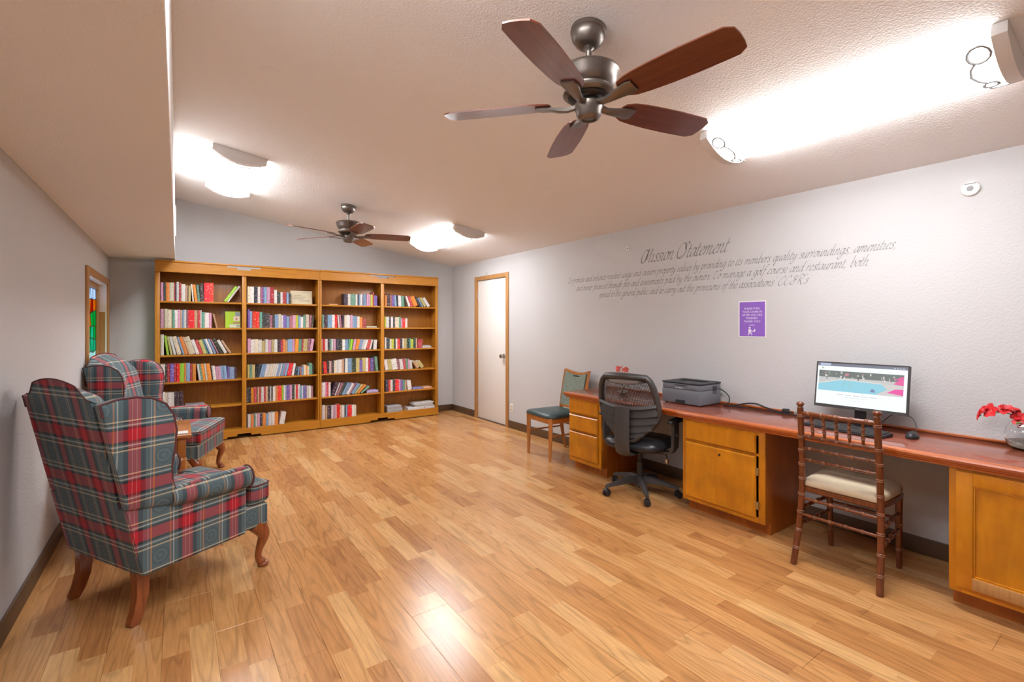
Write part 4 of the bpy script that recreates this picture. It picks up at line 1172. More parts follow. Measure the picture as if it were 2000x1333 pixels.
# ================================================================== bamboo-turned banquet chair
def bamboo_chair(loc, rz):
    t = thing('banquet_chair', 'mahogany bamboo-style banquet chair with ivory seat facing the computer', 'chair', loc, rz)
    rings_at = []
    def ring(bb, p, d, r):
        d = Vector(d).normalized(); p = Vector(p)
        bb.tube([p + d * o for o in (-0.0078, -0.005, -0.0022, 0.0022, 0.005, 0.0078)], [r, r + 0.0022, r, r, r + 0.0022, r], 12)
    def member(nm, pts, r, nodes, parent=t):
        b = B()
        if len(pts) > 2: pts = smooth_pts(pts, 4)
        else: pts = [Vector(pts[0]).lerp(Vector(pts[1]), i / 8) for i in range(9)]
        b.tube(pts, r if not isinstance(r, tuple) else [r[0] + (r[1] - r[0]) * i / (len(pts) - 1) for i in range(len(pts))], 12, up=(1, 0, 0.01))
        m = b.build(nm, 'bamboo', parent, 50)
        for f in nodes:
            rb = B()
            k = f * (len(pts) - 1); i = min(len(pts) - 2, int(k))
            p = Vector(pts[i]).lerp(Vector(pts[i + 1]), k - i)
            rr = r if not isinstance(r, tuple) else r[0] + (r[1] - r[0]) * f
            ring(rb, p, Vector(pts[i + 1]) - Vector(pts[i]), rr + 0.0012)
            rb.build('ring', 'ring', m, 50)
        return m
    for s in (-1, 1):
        # rear post: foot swept back, upright leaning a little
        m = member('leg', [(s * 0.205, -0.235, 0.0), (s * 0.195, -0.185, 0.22), (s * 0.188, -0.165, 0.45), (s * 0.185, -0.178, 0.68), (s * 0.183, -0.20, 0.90)], (0.0165, 0.0165), (0.12, 0.22, 0.33, 0.44, 0.54, 0.63, 0.72, 0.80, 0.93))
        b = B(); b.lathe([(0, 0), (0.0165, 0), (0.013, 0.006), (0.013, 0.01), (0.0205, 0.018), (0.0205, 0.026), (0.015, 0.033), (0, 0.035)], 16, T(s * 0.183, -0.20, 0.898)); b.build('finial', 'bamboo', m, 50)
        member('leg', [(s * 0.175, 0.178, 0.43), (s * 0.172, 0.185, 0.22), (s * 0.17, 0.198, 0.0)], (0.018, 0.0145), (0.12, 0.42, 0.72))
        for z in (0.315, 0.225):
            member('stretcher', [(s * 0.192, -0.18 - (0.3 - z) * 0.2, z), (s * 0.173, 0.182, z)], 0.0095, (0.2, 0.4, 0.6, 0.8))
    for z in (0.34, 0.25):
        member('stretcher', [(-0.19, -0.172 - (0.3 - z) * 0.15, z + 0.03), (0.19, -0.172 - (0.3 - z) * 0.15, z + 0.03)], 0.0085, (0.2, 0.4, 0.6, 0.8))
    member('stretcher', [(-0.172, 0.186, 0.28), (0.172, 0.186, 0.28)], 0.0085, (0.25, 0.5, 0.75))
    for z, r in ((0.868, 0.0125), (0.735, 0.0105), (0.665, 0.0085), (0.60, 0.0085)):
        y = -0.178 - 0.022 * (z - 0.68) / 0.22
        member('back_rail', [(-0.184, y, z), (0, y - 0.012, z), (0.184, y, z)], r, (0.16, 0.33, 0.5, 0.67, 0.84))
    for k in range(5):
        x = -0.184 + 0.368 * (k + 1) / 6
        cv = -0.012 * (1 - (x / 0.184) ** 2)
        member('spindle', [(x * 0.98, -0.1835 + cv, 0.742), (x, -0.197 + cv, 0.860)], 0.0075, (0.3, 0.5, 0.7))
    poly = [(-0.188, -0.165), (0.188, -0.165), (0.198, -0.05), (0.203, 0.10), (0.197, 0.175), (0.165, 0.205), (0.0, 0.214), (-0.165, 0.205), (-0.197, 0.175), (-0.203, 0.10), (-0.198, -0.05)]
    b = B(); b.pillow(poly, [(0.012, 0.408), (0.0, 0.414), (0.0, 0.436), (0.012, 0.441)]); b.build('seat_frame', 'bamboo', t, 40)
    poly2 = [(x * 0.98, y * 0.98 + 0.002) for x, y in poly]
    b = B(); b.pillow(poly2, [(0.006, 0.4412), (0.0, 0.446), (0.0, 0.468), (0.01, 0.482), (0.04, 0.492), (0.1, 0.497)])
    b.build('seat_cushion', 'ivory', t, 50)
    return t
bamboo_chair((3.14, 1.105, 0), math.radians(-90 + 1))

# ================================================================== ceiling lamps
TILT = math.atan(CS)
def ceiling_lamp(label, xc, y0, y1):
    t = thing('ceiling_lamp', label, 'ceiling lamp', (xc, (y0 + y1) / 2, cz(xc)), group='fluorescent ceiling lamps')
    t.rotation_euler = (0, TILT, 0)
    h = (y1 - y0) / 2
    w = 0.185
    B().box(-w + 0.03, w - 0.03, -h + 0.02, h - 0.02, -0.03, -0.001).build('mounting_pan', 'whitep', t)
    def arc(wd, dp, n=14, z0=-0.028):
        return [(wd * math.cos(math.pi * i / n), z0 - dp * math.sin(math.pi * i / n) ** 2) for i in range(n + 1)]
    ar = arc(w, 0.058, z0=-0.036)
    b = B(); b.loft([[(x, y, z) for x, z in ar] for y in (-h + 0.035, h - 0.035)])
    b.build('lens', 'lens', t, 40)
    for s in (-1, 1):
        oa = arc(w + 0.012, 0.072, z0=-0.002)
        oa = [(w + 0.014, -0.002), (w + 0.014, -0.048)] + [(x, z) for x, z in arc(w + 0.012, 0.055, z0=-0.05)][1:-1] + [(-w - 0.014, -0.048), (-w - 0.014, -0.002)]
        q = sorted((s * h, s * (h - 0.045)))
        b = B(); b.loft([[(x, q[0], z) for x, z in oa], [(x, q[1], z) for x, z in oa]])
        b.build('end_cap', 'cap', t, 30)
        # scrolled wire over the lens
        pts = []
        def on(x, y):
            u = max(-1, min(1, x / w))
            return (x, s * (h - 0.045 - y), -0.049 - 0.058 * (1 - u * u))
        for k in range(13):
            a = 2 * math.pi * k / 12 + math.pi
            pts.append(on(-0.142 + 0.034 * math.cos(a), 0.042 + 0.034 * math.sin(a)))
        b = B(); b.tube(pts[:-1], 0.006, 6, closed=True)
        b.tube([on(*q2) for q2 in [(-0.112, 0.058), (-0.085, 0.075), (-0.045, 0.08), (-0.005, 0.066), (0.025, 0.046)]], 0.0055, 6)
        b.tube([on(0.055 + 0.03 * math.cos(2 * math.pi * k / 12), 0.038 + 0.022 * math.sin(2 * math.pi * k / 12)) for k in range(12)], 0.006, 6, closed=True)
        b.tube([on(*q2) for q2 in [(0.083, 0.045), (0.108, 0.05), (0.138, 0.04), (0.158, 0.018), (0.163, 0.0)]], 0.0055, 6)
        b.build('wire_scroll', 'wire', t, 50)
    return t
ceiling_lamp('long fluorescent ceiling lamp nearest the camera, above the desk', 2.70, 0.38, 1.64)
ceiling_lamp('fluorescent ceiling lamp beside the soffit, above the armchairs', 0.43, 4.50, 5.76)
ceiling_lamp('far fluorescent ceiling lamp between the far fan and the right wall', 2.70, 4.66, 5.92)
ceiling_lamp('fluorescent ceiling lamp beside the soffit, twin of the lamp nearest the camera', 0.43, 0.38, 1.64)

# ================================================================== ceiling fans
def ceiling_fan(label, x, y, ang):
    zc = cz(x)
    t = thing('ceiling_fan', label, 'ceiling fan', (x, y, zc), math.radians(ang), 'five-bladed ceiling fans')
    rz = -math.radians(ang)
    sl = RZ(rz) @ RY(TILT)
    b = B(); b.lathe([(0.0, -0.001), (0.077, -0.001), (0.078, -0.018), (0.073, -0.022), (0.074, -0.03), (0.068, -0.05), (0.05, -0.072), (0.036, -0.078), (0.0, -0.078)], 32, sl); b.build('canopy', 'pewter', t, 40)
    b = B(); b.lathe([(0.0, -0.06), (0.021, -0.07), (0.024, -0.085), (0.014, -0.095), (0.0125, -0.10), (0.0125, -0.158), (0.02, -0.162), (0.02, -0.176), (0.0, -0.178)], 20); b.build('downrod', 'pewter', t, 40)
    b = B(); b.lathe([(0.0, -0.166), (0.07, -0.168), (0.112, -0.175), (0.127, -0.185), (0.131, -0.194), (0.127, -0.20), (0.12, -0.228), (0.106, -0.250), (0.092, -0.258), (0.09, -0.268), (0.108, -0.274), (0.112, -0.286), (0.098, -0.296), (0.0, -0.298)], 40)
    mo = b.build('motor_housing', 'pewter', t, 40)
    b = B(); b.lathe([(0.0, -0.297), (0.088, -0.297), (0.092, -0.302), (0.084, -0.308), (0.07, -0.311), (0.0, -0.311)], 40); b.build('trim_ring', 'pewterd', mo, 40)
    b = B(); b.lathe([(0.0, -0.31), (0.05, -0.31), (0.056, -0.322), (0.061, -0.327), (0.061, -0.348), (0.056, -0.357), (0.053, -0.376), (0.044, -0.390), (0.032, -0.394), (0.03, -0.388), (0.0, -0.39)], 32); b.build('switch_housing', 'pewter', t, 40)
    zb = zc - 2.338
    zb = -(zb)
    br = None
    for k in range(5):
        a = math.radians(72 * k)
        m = RZ(a) @ T(0, 0, zb) @ RX(math.radians(-12))
        out = [(0.175, 0.046), (0.21, 0.062), (0.27, 0.070), (0.36, 0.0755), (0.46, 0.0775), (0.56, 0.0755), (0.615, 0.073), (0.645, 0.052)]
        poly = [(x2, -y2) for x2, y2 in out] + [(0.650, -0.02), (0.650, 0.02)] + [(x2, y2) for x2, y2 in reversed(out)] + [(0.165, 0.025), (0.163, 0.0), (0.165, -0.025)]
        if br is None:
            b = B(); b.prism(poly, -0.003, 0.003)
            o = b.build('blade', 'blade', t, 25); br = o.data
        else:
            o = bpy.data.objects.new('blade', br); C.objects.link(o); o.parent = t
        o.matrix_local = m
        # blade iron
        b = B()
        rr = []
        for r, w, z, th in ((0.045, 0.016, -0.006, 0.009), (0.09, 0.014, -0.016, 0.009), (0.13, 0.019, -0.014, 0.009), (0.165, 0.028, -0.010, 0.006), (0.205, 0.036, -0.008, 0.005), (0.232, 0.030, -0.0065, 0.0035)):
            z = z if r > 0.1 else z
            rr.append([(r, -w, z - th), (r, -w * 0.5, z - th * 1.5), (r, w * 0.5, z - th * 1.5), (r, w, z - th), (r, w, z + th * 0.6), (r, -w, z + th * 0.6)])
        b.loft(rr)
        bi = b.build('blade_iron', 'pewter', t, 35); bi.matrix_local = m
    return t
ceiling_fan('ceiling fan with reddish-brown blades nearest the camera', 1.463, 1.499, 61)
ceiling_fan('smaller-looking far ceiling fan hanging toward the bookcases', 1.494, 5.156, 54)

# ================================================================== printer
t = thing('printer', 'grey laser printer standing on the desk', 'printer', (3.48, 2.367, DTZ))
B().box(-0.145, 0.145, -0.177, 0.177, 0.006, 0.118, 0.006).build('body', 'greyp', t)
B().box(-0.143, 0.145, -0.175, 0.175, 0.1185, 0.166, 0.008).build('upper_body', 'greyp', t)
top = B(); top.box(-0.147, -0.03, -0.179, 0.179, 0.167, 0.178, 0.004); top.box(0.09, 0.147, -0.179, 0.179, 0.167, 0.180, 0.004); top.box(-0.03, 0.09, -0.179, -0.115, 0.167, 0.178, 0.003); top.box(-0.03, 0.09, 0.115, 0.179, 0.167, 0.178, 0.003)
top.build('lid', 'greyd', t)
B().box(-0.03, 0.09, -0.115, 0.115, 0.1655, 0.1685).build('paper_well', 'black', t)
B().box(-0.1478, -0.144, -0.045, 0.045, 0.012, 0.036, 0.002).build('tray_grip', 'black', t)
B().box(-0.146, -0.142, -0.06, 0.055, 0.152, 0.157).build('finger_slot', 'black', t)
for k in range(6):
    B().box(0.03, 0.085, -0.1782, -0.1765, 0.09 + k * 0.011, 0.096 + k * 0.011).build('vent_slot', 'greyd', t)
for q in ((-0.12, -0.15), (-0.12, 0.15), (0.12, -0.15), (0.12, 0.15)):
    B().cyl((q[0], q[1], 0), (q[0], q[1], 0.008), 0.012).build('foot', 'black', t)
b = B(); text_mesh(b, 'brother', 0.021, T(-0.1437, 0.012, 0.126) @ Matrix(((0, 0, -1, 0), (-1, 0, 0, 0), (0, 1, 0, 0), (0, 0, 0, 1))))
b.build('brand_lettering', 'whitei', t, 0)

# ================================================================== monitor, keyboard, mouse
t = thing('monitor', 'black flat computer monitor showing a swimming pool web page', 'monitor', (3.465, 1.17, DTZ))
b = B(); b.pillow([(0.07 * math.cos(2 * math.pi * i / 32), 0.12 * math.sin(2 * math.pi * i / 32)) for i in range(32)], [(0.0, 0.0), (0.0, 0.006), (0.004, 0.009), (0.03, 0.011)]); b.build('stand_base', 'black', t, 40)
b = B(); b.box(0.0, 0.018, -0.03, 0.03, 0.008, 0.16, 0.004); b.build('stand_neck', 'black', t)
tl = T(0, 0, 0.255) @ RY(math.radians(9))
SW, SH = 0.245, 0.146
pn = B(); pn.box(-0.012, 0.016, -SW, SW, -SH, SH, 0.004, tl); pn.build('housing', 'black', t)
bz = B()
for q in ((-SW, SW, -SH, -SH + 0.019), (-SW, SW, SH - 0.008, SH), (-SW, -SW + 0.008, -SH + 0.019, SH - 0.008), (SW - 0.008, SW, -SH + 0.019, SH - 0.008)):
    bz.box(-0.0145, -0.012, *q, 0.0, tl)
bz.build('bezel', 'char', t)
# screen picture: u runs left to right as seen (towards -y)
sx0, sx1, sy0, sy1 = SW - 0.008, -SW + 0.008, -SH + 0.019, SH - 0.008
vs, fs, cs = [], [], []
def quad(pts, c, lay):
    k = len(vs)
    for u, v in pts:
        p = tl @ Vector((-0.0122 - lay * 0.00012, sx0 + (sx1 - sx0) * u, sy0 + (sy1 - sy0) * v))
        vs.append(tuple(p))
    fs.append(list(range(k, k + len(pts)))); cs.append(c)
def rect(u0, v0, u1, v1, c, lay): quad([(u0, v0), (u1, v0), (u1, v1), (u0, v1)], c, lay)
rect(0, 0, 1, 1, (0.80, 0.88, 0.92), 0)
rect(0, 0.93, 1, 1, (0.16, 0.17, 0.22), 1); rect(0.03, 0.945, 0.16, 1, (0.4, 0.45, 0.62), 2)
for k in range(4): rect(0.86 + k * 0.03, 0.945, 0.875 + k * 0.03, 0.965, (0.55, 0.58, 0.6), 2)
rect(0.02, 0.33, 0.965, 0.82, (0.50, 0.50, 0.50), 1)
rect(0.02, 0.66, 0.965, 0.82, (0.14, 0.16, 0.15), 2)
rnd = random.Random(4)
for k in range(46):
    u = 0.02 + 0.93 * rnd.random(); v = 0.60 + 0.16 * rnd.random(); w = 0.006 + 0.018 * rnd.random(); g = rnd.random()
    rect(u, v, min(0.96, u + w), v + 0.02 + 0.05 * rnd.random(), rnd.choice([(0.45, 0.46, 0.48), (0.08, 0.10, 0.10), (0.62, 0.6, 0.6), (0.22, 0.27, 0.24), (0.5, 0.2, 0.25)]), 3)
quad([(0.02, 0.33), (0.68, 0.33), (0.80, 0.47), (0.74, 0.575), (0.30, 0.61), (0.02, 0.485)], (0.25, 0.55, 0.66), 4)
quad([(0.02, 0.485), (0.30, 0.61), (0.74, 0.575), (0.74, 0.60), (0.30, 0.635), (0.02, 0.515)], (0.62, 0.60, 0.58), 5)
quad([(0.68, 0.33), (0.965, 0.33), (0.965, 0.58), (0.74, 0.575), (0.80, 0.47)], (0.56, 0.53, 0.52), 5)
quad([(0.80, 0.40), (0.965, 0.36), (0.965, 0.50), (0.88, 0.49)], (0.72, 0.08, 0.32), 6)
quad([(0.86, 0.60), (0.965, 0.58), (0.965, 0.70), (0.92, 0.71)], (0.70, 0.10, 0.30), 6)
quad([(0.88, 0.70), (0.965, 0.70), (0.965, 0.78), (0.93, 0.77)], (0.62, 0.10, 0.28), 6)
quad([(0.62, 0.38), (0.68, 0.38), (0.66, 0.45), (0.635, 0.45)], (0.16, 0.2, 0.36), 6)
quad([(0.30, 0.45), (0.31, 0.45), (0.35, 0.60), (0.34, 0.60)], (0.30, 0.46, 0.48), 6); quad([(0.40, 0.45), (0.41, 0.45), (0.38, 0.60), (0.37, 0.60)], (0.30, 0.46, 0.48), 6)
for k in range(30):
    if k % 6 != 5: rect(0.25 + k * 0.0155, 0.245, 0.262 + k * 0.0155, 0.262, (0.42, 0.44, 0.46), 2)
for k in range(22):
    if k % 5 != 4: rect(0.34 + k * 0.012, 0.19, 0.349 + k * 0.012, 0.202, (0.48, 0.5, 0.52), 2)
rect(0.43, 0.13, 0.52, 0.138, (0.55, 0.57, 0.58), 2)
for k in range(7): rect(0.2 + k * 0.1, 0.86, 0.24 + k * 0.1, 0.867, (0.55, 0.6, 0.63), 2)
rect(0.05, 0.86, 0.075, 0.9, (0.35, 0.45, 0.38), 2)
me = bpy.data.meshes.new('screen'); me.from_pydata(vs, [], fs)
ca = me.color_attributes.new('Col', 'FLOAT_COLOR', 'CORNER')
for p, c in zip(me.polygons, cs):
    for li in p.loop_indices: ca.data[li].color = (*c, 1)
me.materials.append(M['screen'])
o = bpy.data.objects.new('screen', me); C.objects.link(o); o.parent = t
b = B(); text_mesh(b, 'acer', 0.013, tl @ T(-0.0149, 0, -SH + 0.0055) @ Matrix(((0, 0, -1, 0), (-1, 0, 0, 0), (0, 1, 0, 0), (0, 0, 0, 1)))); b.build('brand_lettering', 'nickel', t, 0)

t = thing('keyboard', 'black computer keyboard on the desk before the monitor', 'keyboard', (3.305, 1.2, DTZ), math.radians(-99) + 0.0)
b = B(); b.loft([[(-0.225, -0.075, 0.001), (0.225, -0.075, 0.001), (0.225, 0.075, 0.001), (-0.225, 0.075, 0.001)], [(-0.225, -0.075, 0.010), (0.225, -0.075, 0.010), (0.225, 0.075, 0.020), (-0.225, 0.075, 0.020)]])
bmesh.ops.bevel(b.bm, geom=b.bm.edges[:], offset=0.003, segments=2, affect='EDGES'); b.build('case', 'black', t)
ks = B()
for r in range(6):
    y = -0.062 + r * 0.0235
    zz = 0.0105 + (y + 0.075) / 0.15 * 0.010
    x = -0.215
    while x < 0.20:
        w = 0.0165
        if r == 0 and -0.12 < x < -0.1: w = 0.11
        if not (0.075 < x < 0.083 or 0.138 < x < 0.146):
            ks.box(x, min(x + w, 0.217), y, y + 0.0165, zz, zz + 0.006, 0.0012, seg=1)
        x += w + 0.0028
ks = ks.build('keys', 'char', t, 0)
ks['kind'] = 'stuff'
t = thing('mouse', 'black computer mouse right of the keyboard', 'mouse', (3.40, 0.896, DTZ), math.radians(-85))
b = B(); b.pillow([(0.031 * math.cos(2 * math.pi * i / 24), 0.056 * math.sin(2 * math.pi * i / 24)) for i in range(24)], [(0.003, 0.0006), (0.0, 0.006), (0.002, 0.016), (0.008, 0.026), (0.018, 0.033), (0.028, 0.036)]); b.build('shell', 'black', t, 60)
b = B(); b.tube([(0, 0.022, 0.030), (0, 0.030, 0.034), (0, 0.038, 0.029)], [0.003, 0.005, 0.003], 8); b.build('scroll_wheel', 'char', t, 50)
b = B(); b.tube(smooth_pts([(3.456, 0.899, DTZ + 0.012), (3.475, 0.895, DTZ + 0.045), (3.50, 0.92, DTZ + 0.095), (3.53, 0.98, DTZ + 0.112), (3.56, 1.04, DTZ + 0.09), (3.57, 1.10, DTZ + 0.03), (3.56, 1.18, DTZ + 0.004), (3.54, 1.27, DTZ + 0.0035)], 5), 0.0022, 6); b.build('cord', 'rubber', t).matrix_parent_inverse = (T(3.40, 0.896, DTZ) @ RZ(math.radians(-85))).inverted()

# cables and adapter along the wall
def cable(label, pts, r=0.004):
    b = B(); b.tube(smooth_pts(pts, 5), r, 7)
    return tag(b.build('cable', 'rubber'), label, 'cable')
z = DTZ + 0.0045
cable('black cable looping down behind the printer', [(3.632, 2.30, DTZ + 0.11), (3.638, 2.20, DTZ + 0.115), (3.636, 2.13, DTZ + 0.07), (3.62, 2.12, DTZ + 0.02), (3.57, 2.14, z), (3.55, 2.08, z), (3.585, 2.02, z), (3.62, 2.0, z)])
cable('thick black cable bulging along the wall between printer and adapter', [(3.60, 2.10, z + 0.002), (3.61, 2.05, z + 0.004), (3.62, 1.98, z + 0.025), (3.62, 1.90, z + 0.034), (3.615, 1.82, z + 0.016), (3.61, 1.74, z + 0.002), (3.60, 1.70, z + 0.002)], 0.006)
cable('thin black cable lying along the wall strip between printer and monitor', [(3.56, 2.06, z), (3.575, 1.95, z), (3.57, 1.80, z), (3.565, 1.65, z), (3.57, 1.5, z), (3.56, 1.38, z), (3.55, 1.30, z)])
t = thing('power_plug', 'black power plug lying on the desk beside the grey adapter', 'plug', (3.605, 1.675, DTZ))
B().box(-0.018, 0.018, -0.02, 0.02, 0.001, 0.034, 0.004).build('plug_body', 'black', t)
B().cyl((0, -0.02, 0.015), (0, -0.05, 0.012), 0.008, 0.005).build('strain_relief', 'rubber', t)
t = thing('power_adapter', 'grey power adapter brick lying on the desk by the wall', 'adapter', (3.60, 1.545, DTZ))
B().box(-0.028, 0.028, -0.06, 0.06, 0.001, 0.034, 0.006).build('brick', 'greybox', t)
B().cyl((0, -0.06, 0.016), (0, -0.085, 0.014), 0.007, 0.005).build('strain_relief', 'rubber', t)

# ================================================================== flowers
def petals(bb, c, nrm, r, n, seed, cup=0.25):
    rn = random.Random(seed)
    nrm = Vector(nrm).normalized()
    u = nrm.orthogonal().normalized(); w = nrm.cross(u)
    c = Vector(c)
    for k in range(n):
        a = 2 * math.pi * (k + rn.uniform(-.15, .15)) / n
        d = (u * math.cos(a) + w * math.sin(a)); sd = nrm.cross(d)
        L_ = r * rn.uniform(0.85, 1.1); wd = r * 0.42
        rows = []
        for q, ww in ((0.05, 0.12), (0.3, 0.75), (0.6, 1.0), (0.85, 0.75), (1.0, 0.15)):
            h = cup * r * math.sin(q * 2.2)
            rows.append([c + d * (L_ * q) + sd * (wd * ww * s) + nrm * (h + 0.10 * r * abs(s)) for s in (-1, 0, 1)] + [c + d * (L_ * q) + sd * (wd * ww * s * 0.9) + nrm * (h + 0.10 * r * abs(s) - 0.0012) for s in (1, 0, -1)])
        bb.loft(rows)
def flower_vase(label, loc, r, stems, mat, rfl, seed, leaves=0):
    t = thing('flower_vase', label, 'vase', loc)
    b = B()
    outer = [(0.0, 0.0), (r * 0.55, 0.0), (r * 0.82, r * 0.22), (r * 0.98, r * 0.6), (r, r * 0.9), (r * 0.92, r * 1.3), (r * 0.72, r * 1.6), (r * 0.56, r * 1.78), (r * 0.6, r * 1.88)]
    inner = [(max(0.001, a - 0.003), z + (0.004 if k == 0 or z < 0.001 else 0)) for k, (a, z) in enumerate(outer)][::-1]
    b.lathe(outer + inner[:-1] + [(0.0005, 0.005)], 32, caps=False); b.build('bowl', 'glass', t, 60)
    b = B(); b.lathe([(0.0, 0.0055), (r * 0.52, 0.0055), (r * 0.78, r * 0.23), (r * 0.9, r * 0.5), (r * 0.9, r * 0.52), (0.0, r * 0.52)], 32, caps=False); b.build('water', 'water', t, 60)
    rn = random.Random(seed)
    for pts, fl in stems:
        b = B(); sp = smooth_pts(pts, 5); b.tube(sp, 0.0028, 6)
        st = b.build('stem', 'stem', t)
        for f in fl:
            p, nr, rr = f
            b = B(); petals(b, p, nr, rr, 5, rn.random()); b.build('blossom', mat, t, 60)
            b = B(); b.lathe([(0, -0.004), (0.004, 0.0), (0.003, 0.007), (0, 0.009)], 8, T(*p)); b.build('flower_centre', 'ivory', t, 60)
    for k in range(leaves):
        a = 2.4 * k + 0.4
        q = Vector((0.012 * math.cos(a), 0.012 * math.sin(a), r * 1.6))
        d = Vector((math.cos(a), math.sin(a), 0.55)).normalized()
        sd = Vector((-math.sin(a), math.cos(a), 0))
        b = B(); rows = []
        for s_, w in ((0, .1), (.3, .8), (.6, 1), (.85, .6), (1, .05)):
            c0 = q + d * (0.075 * s_) - Vector((0, 0, 0.03 * s_ * s_))
            rows.append([c0 - sd * 0.011 * w, c0 + Vector((0, 0, 0.003)), c0 + sd * 0.011 * w, c0 - Vector((0, 0, 0.001))])
        b.loft(rows); b.build('leaf', 'leaf', t, 60)
    return t
def blossoms(path, n, r, seed, spread=0.03):
    rn = random.Random(seed)
    sp = smooth_pts(path, 6)
    out = []
    for k in range(n):
        p = sp[int((0.45 + 0.55 * k / max(1, n - 1)) * (len(sp) - 1))]
        d = Vector((rn.uniform(-1, -0.1), rn.uniform(-0.7, 0.7), rn.uniform(0.0, 1)))
        out.append((tuple(p + d.normalized() * rn.uniform(0.3, 1) * spread), tuple(d), r * rn.uniform(0.8, 1.15)))
    return out
pA = [(0.02, -0.01, 0.01), (0.01, 0.0, 0.07), (-0.01, 0.015, 0.14), (-0.02, 0.05, 0.175), (-0.02, 0.10, 0.178), (-0.02, 0.155, 0.15)]
pB = [(-0.02, 0.0, 0.01), (-0.01, -0.01, 0.07), (0.0, -0.02, 0.12), (0.0, -0.05, 0.15), (-0.01, -0.09, 0.14)]
flower_vase('round glass vase with a spray of red orchids at the near end of desk', (3.56, 0.475, DTZ), 0.082,
            [(pA, blossoms(pA, 8, 0.036, 3, 0.03)), (pB, blossoms(pB, 4, 0.034, 5, 0.025))], 'petal', 0.034, 3, 2)
pC = [(0.0, 0.0, 0.01), (0.0, 0.01, 0.10), (-0.01, 0.02, 0.19), (-0.01, 0.05, 0.225)]
pD = [(0.01, 0.0, 0.01), (0.01, -0.01, 0.10), (0.0, -0.02, 0.20), (0.0, -0.05, 0.225)]
pE = [(0.0, 0.01, 0.01), (0.0, 0.0, 0.12), (-0.01, 0.0, 0.235)]
flower_vase('small glass vase of coral flowers on the desk behind the office chair', (3.43, 3.06, DTZ), 0.055,
            [(pC, blossoms(pC, 4, 0.026, 8, 0.02)), (pD, blossoms(pD, 4, 0.026, 9, 0.02)), (pE, blossoms(pE, 3, 0.026, 10, 0.018))], 'petalp', 0.026, 6, 7)

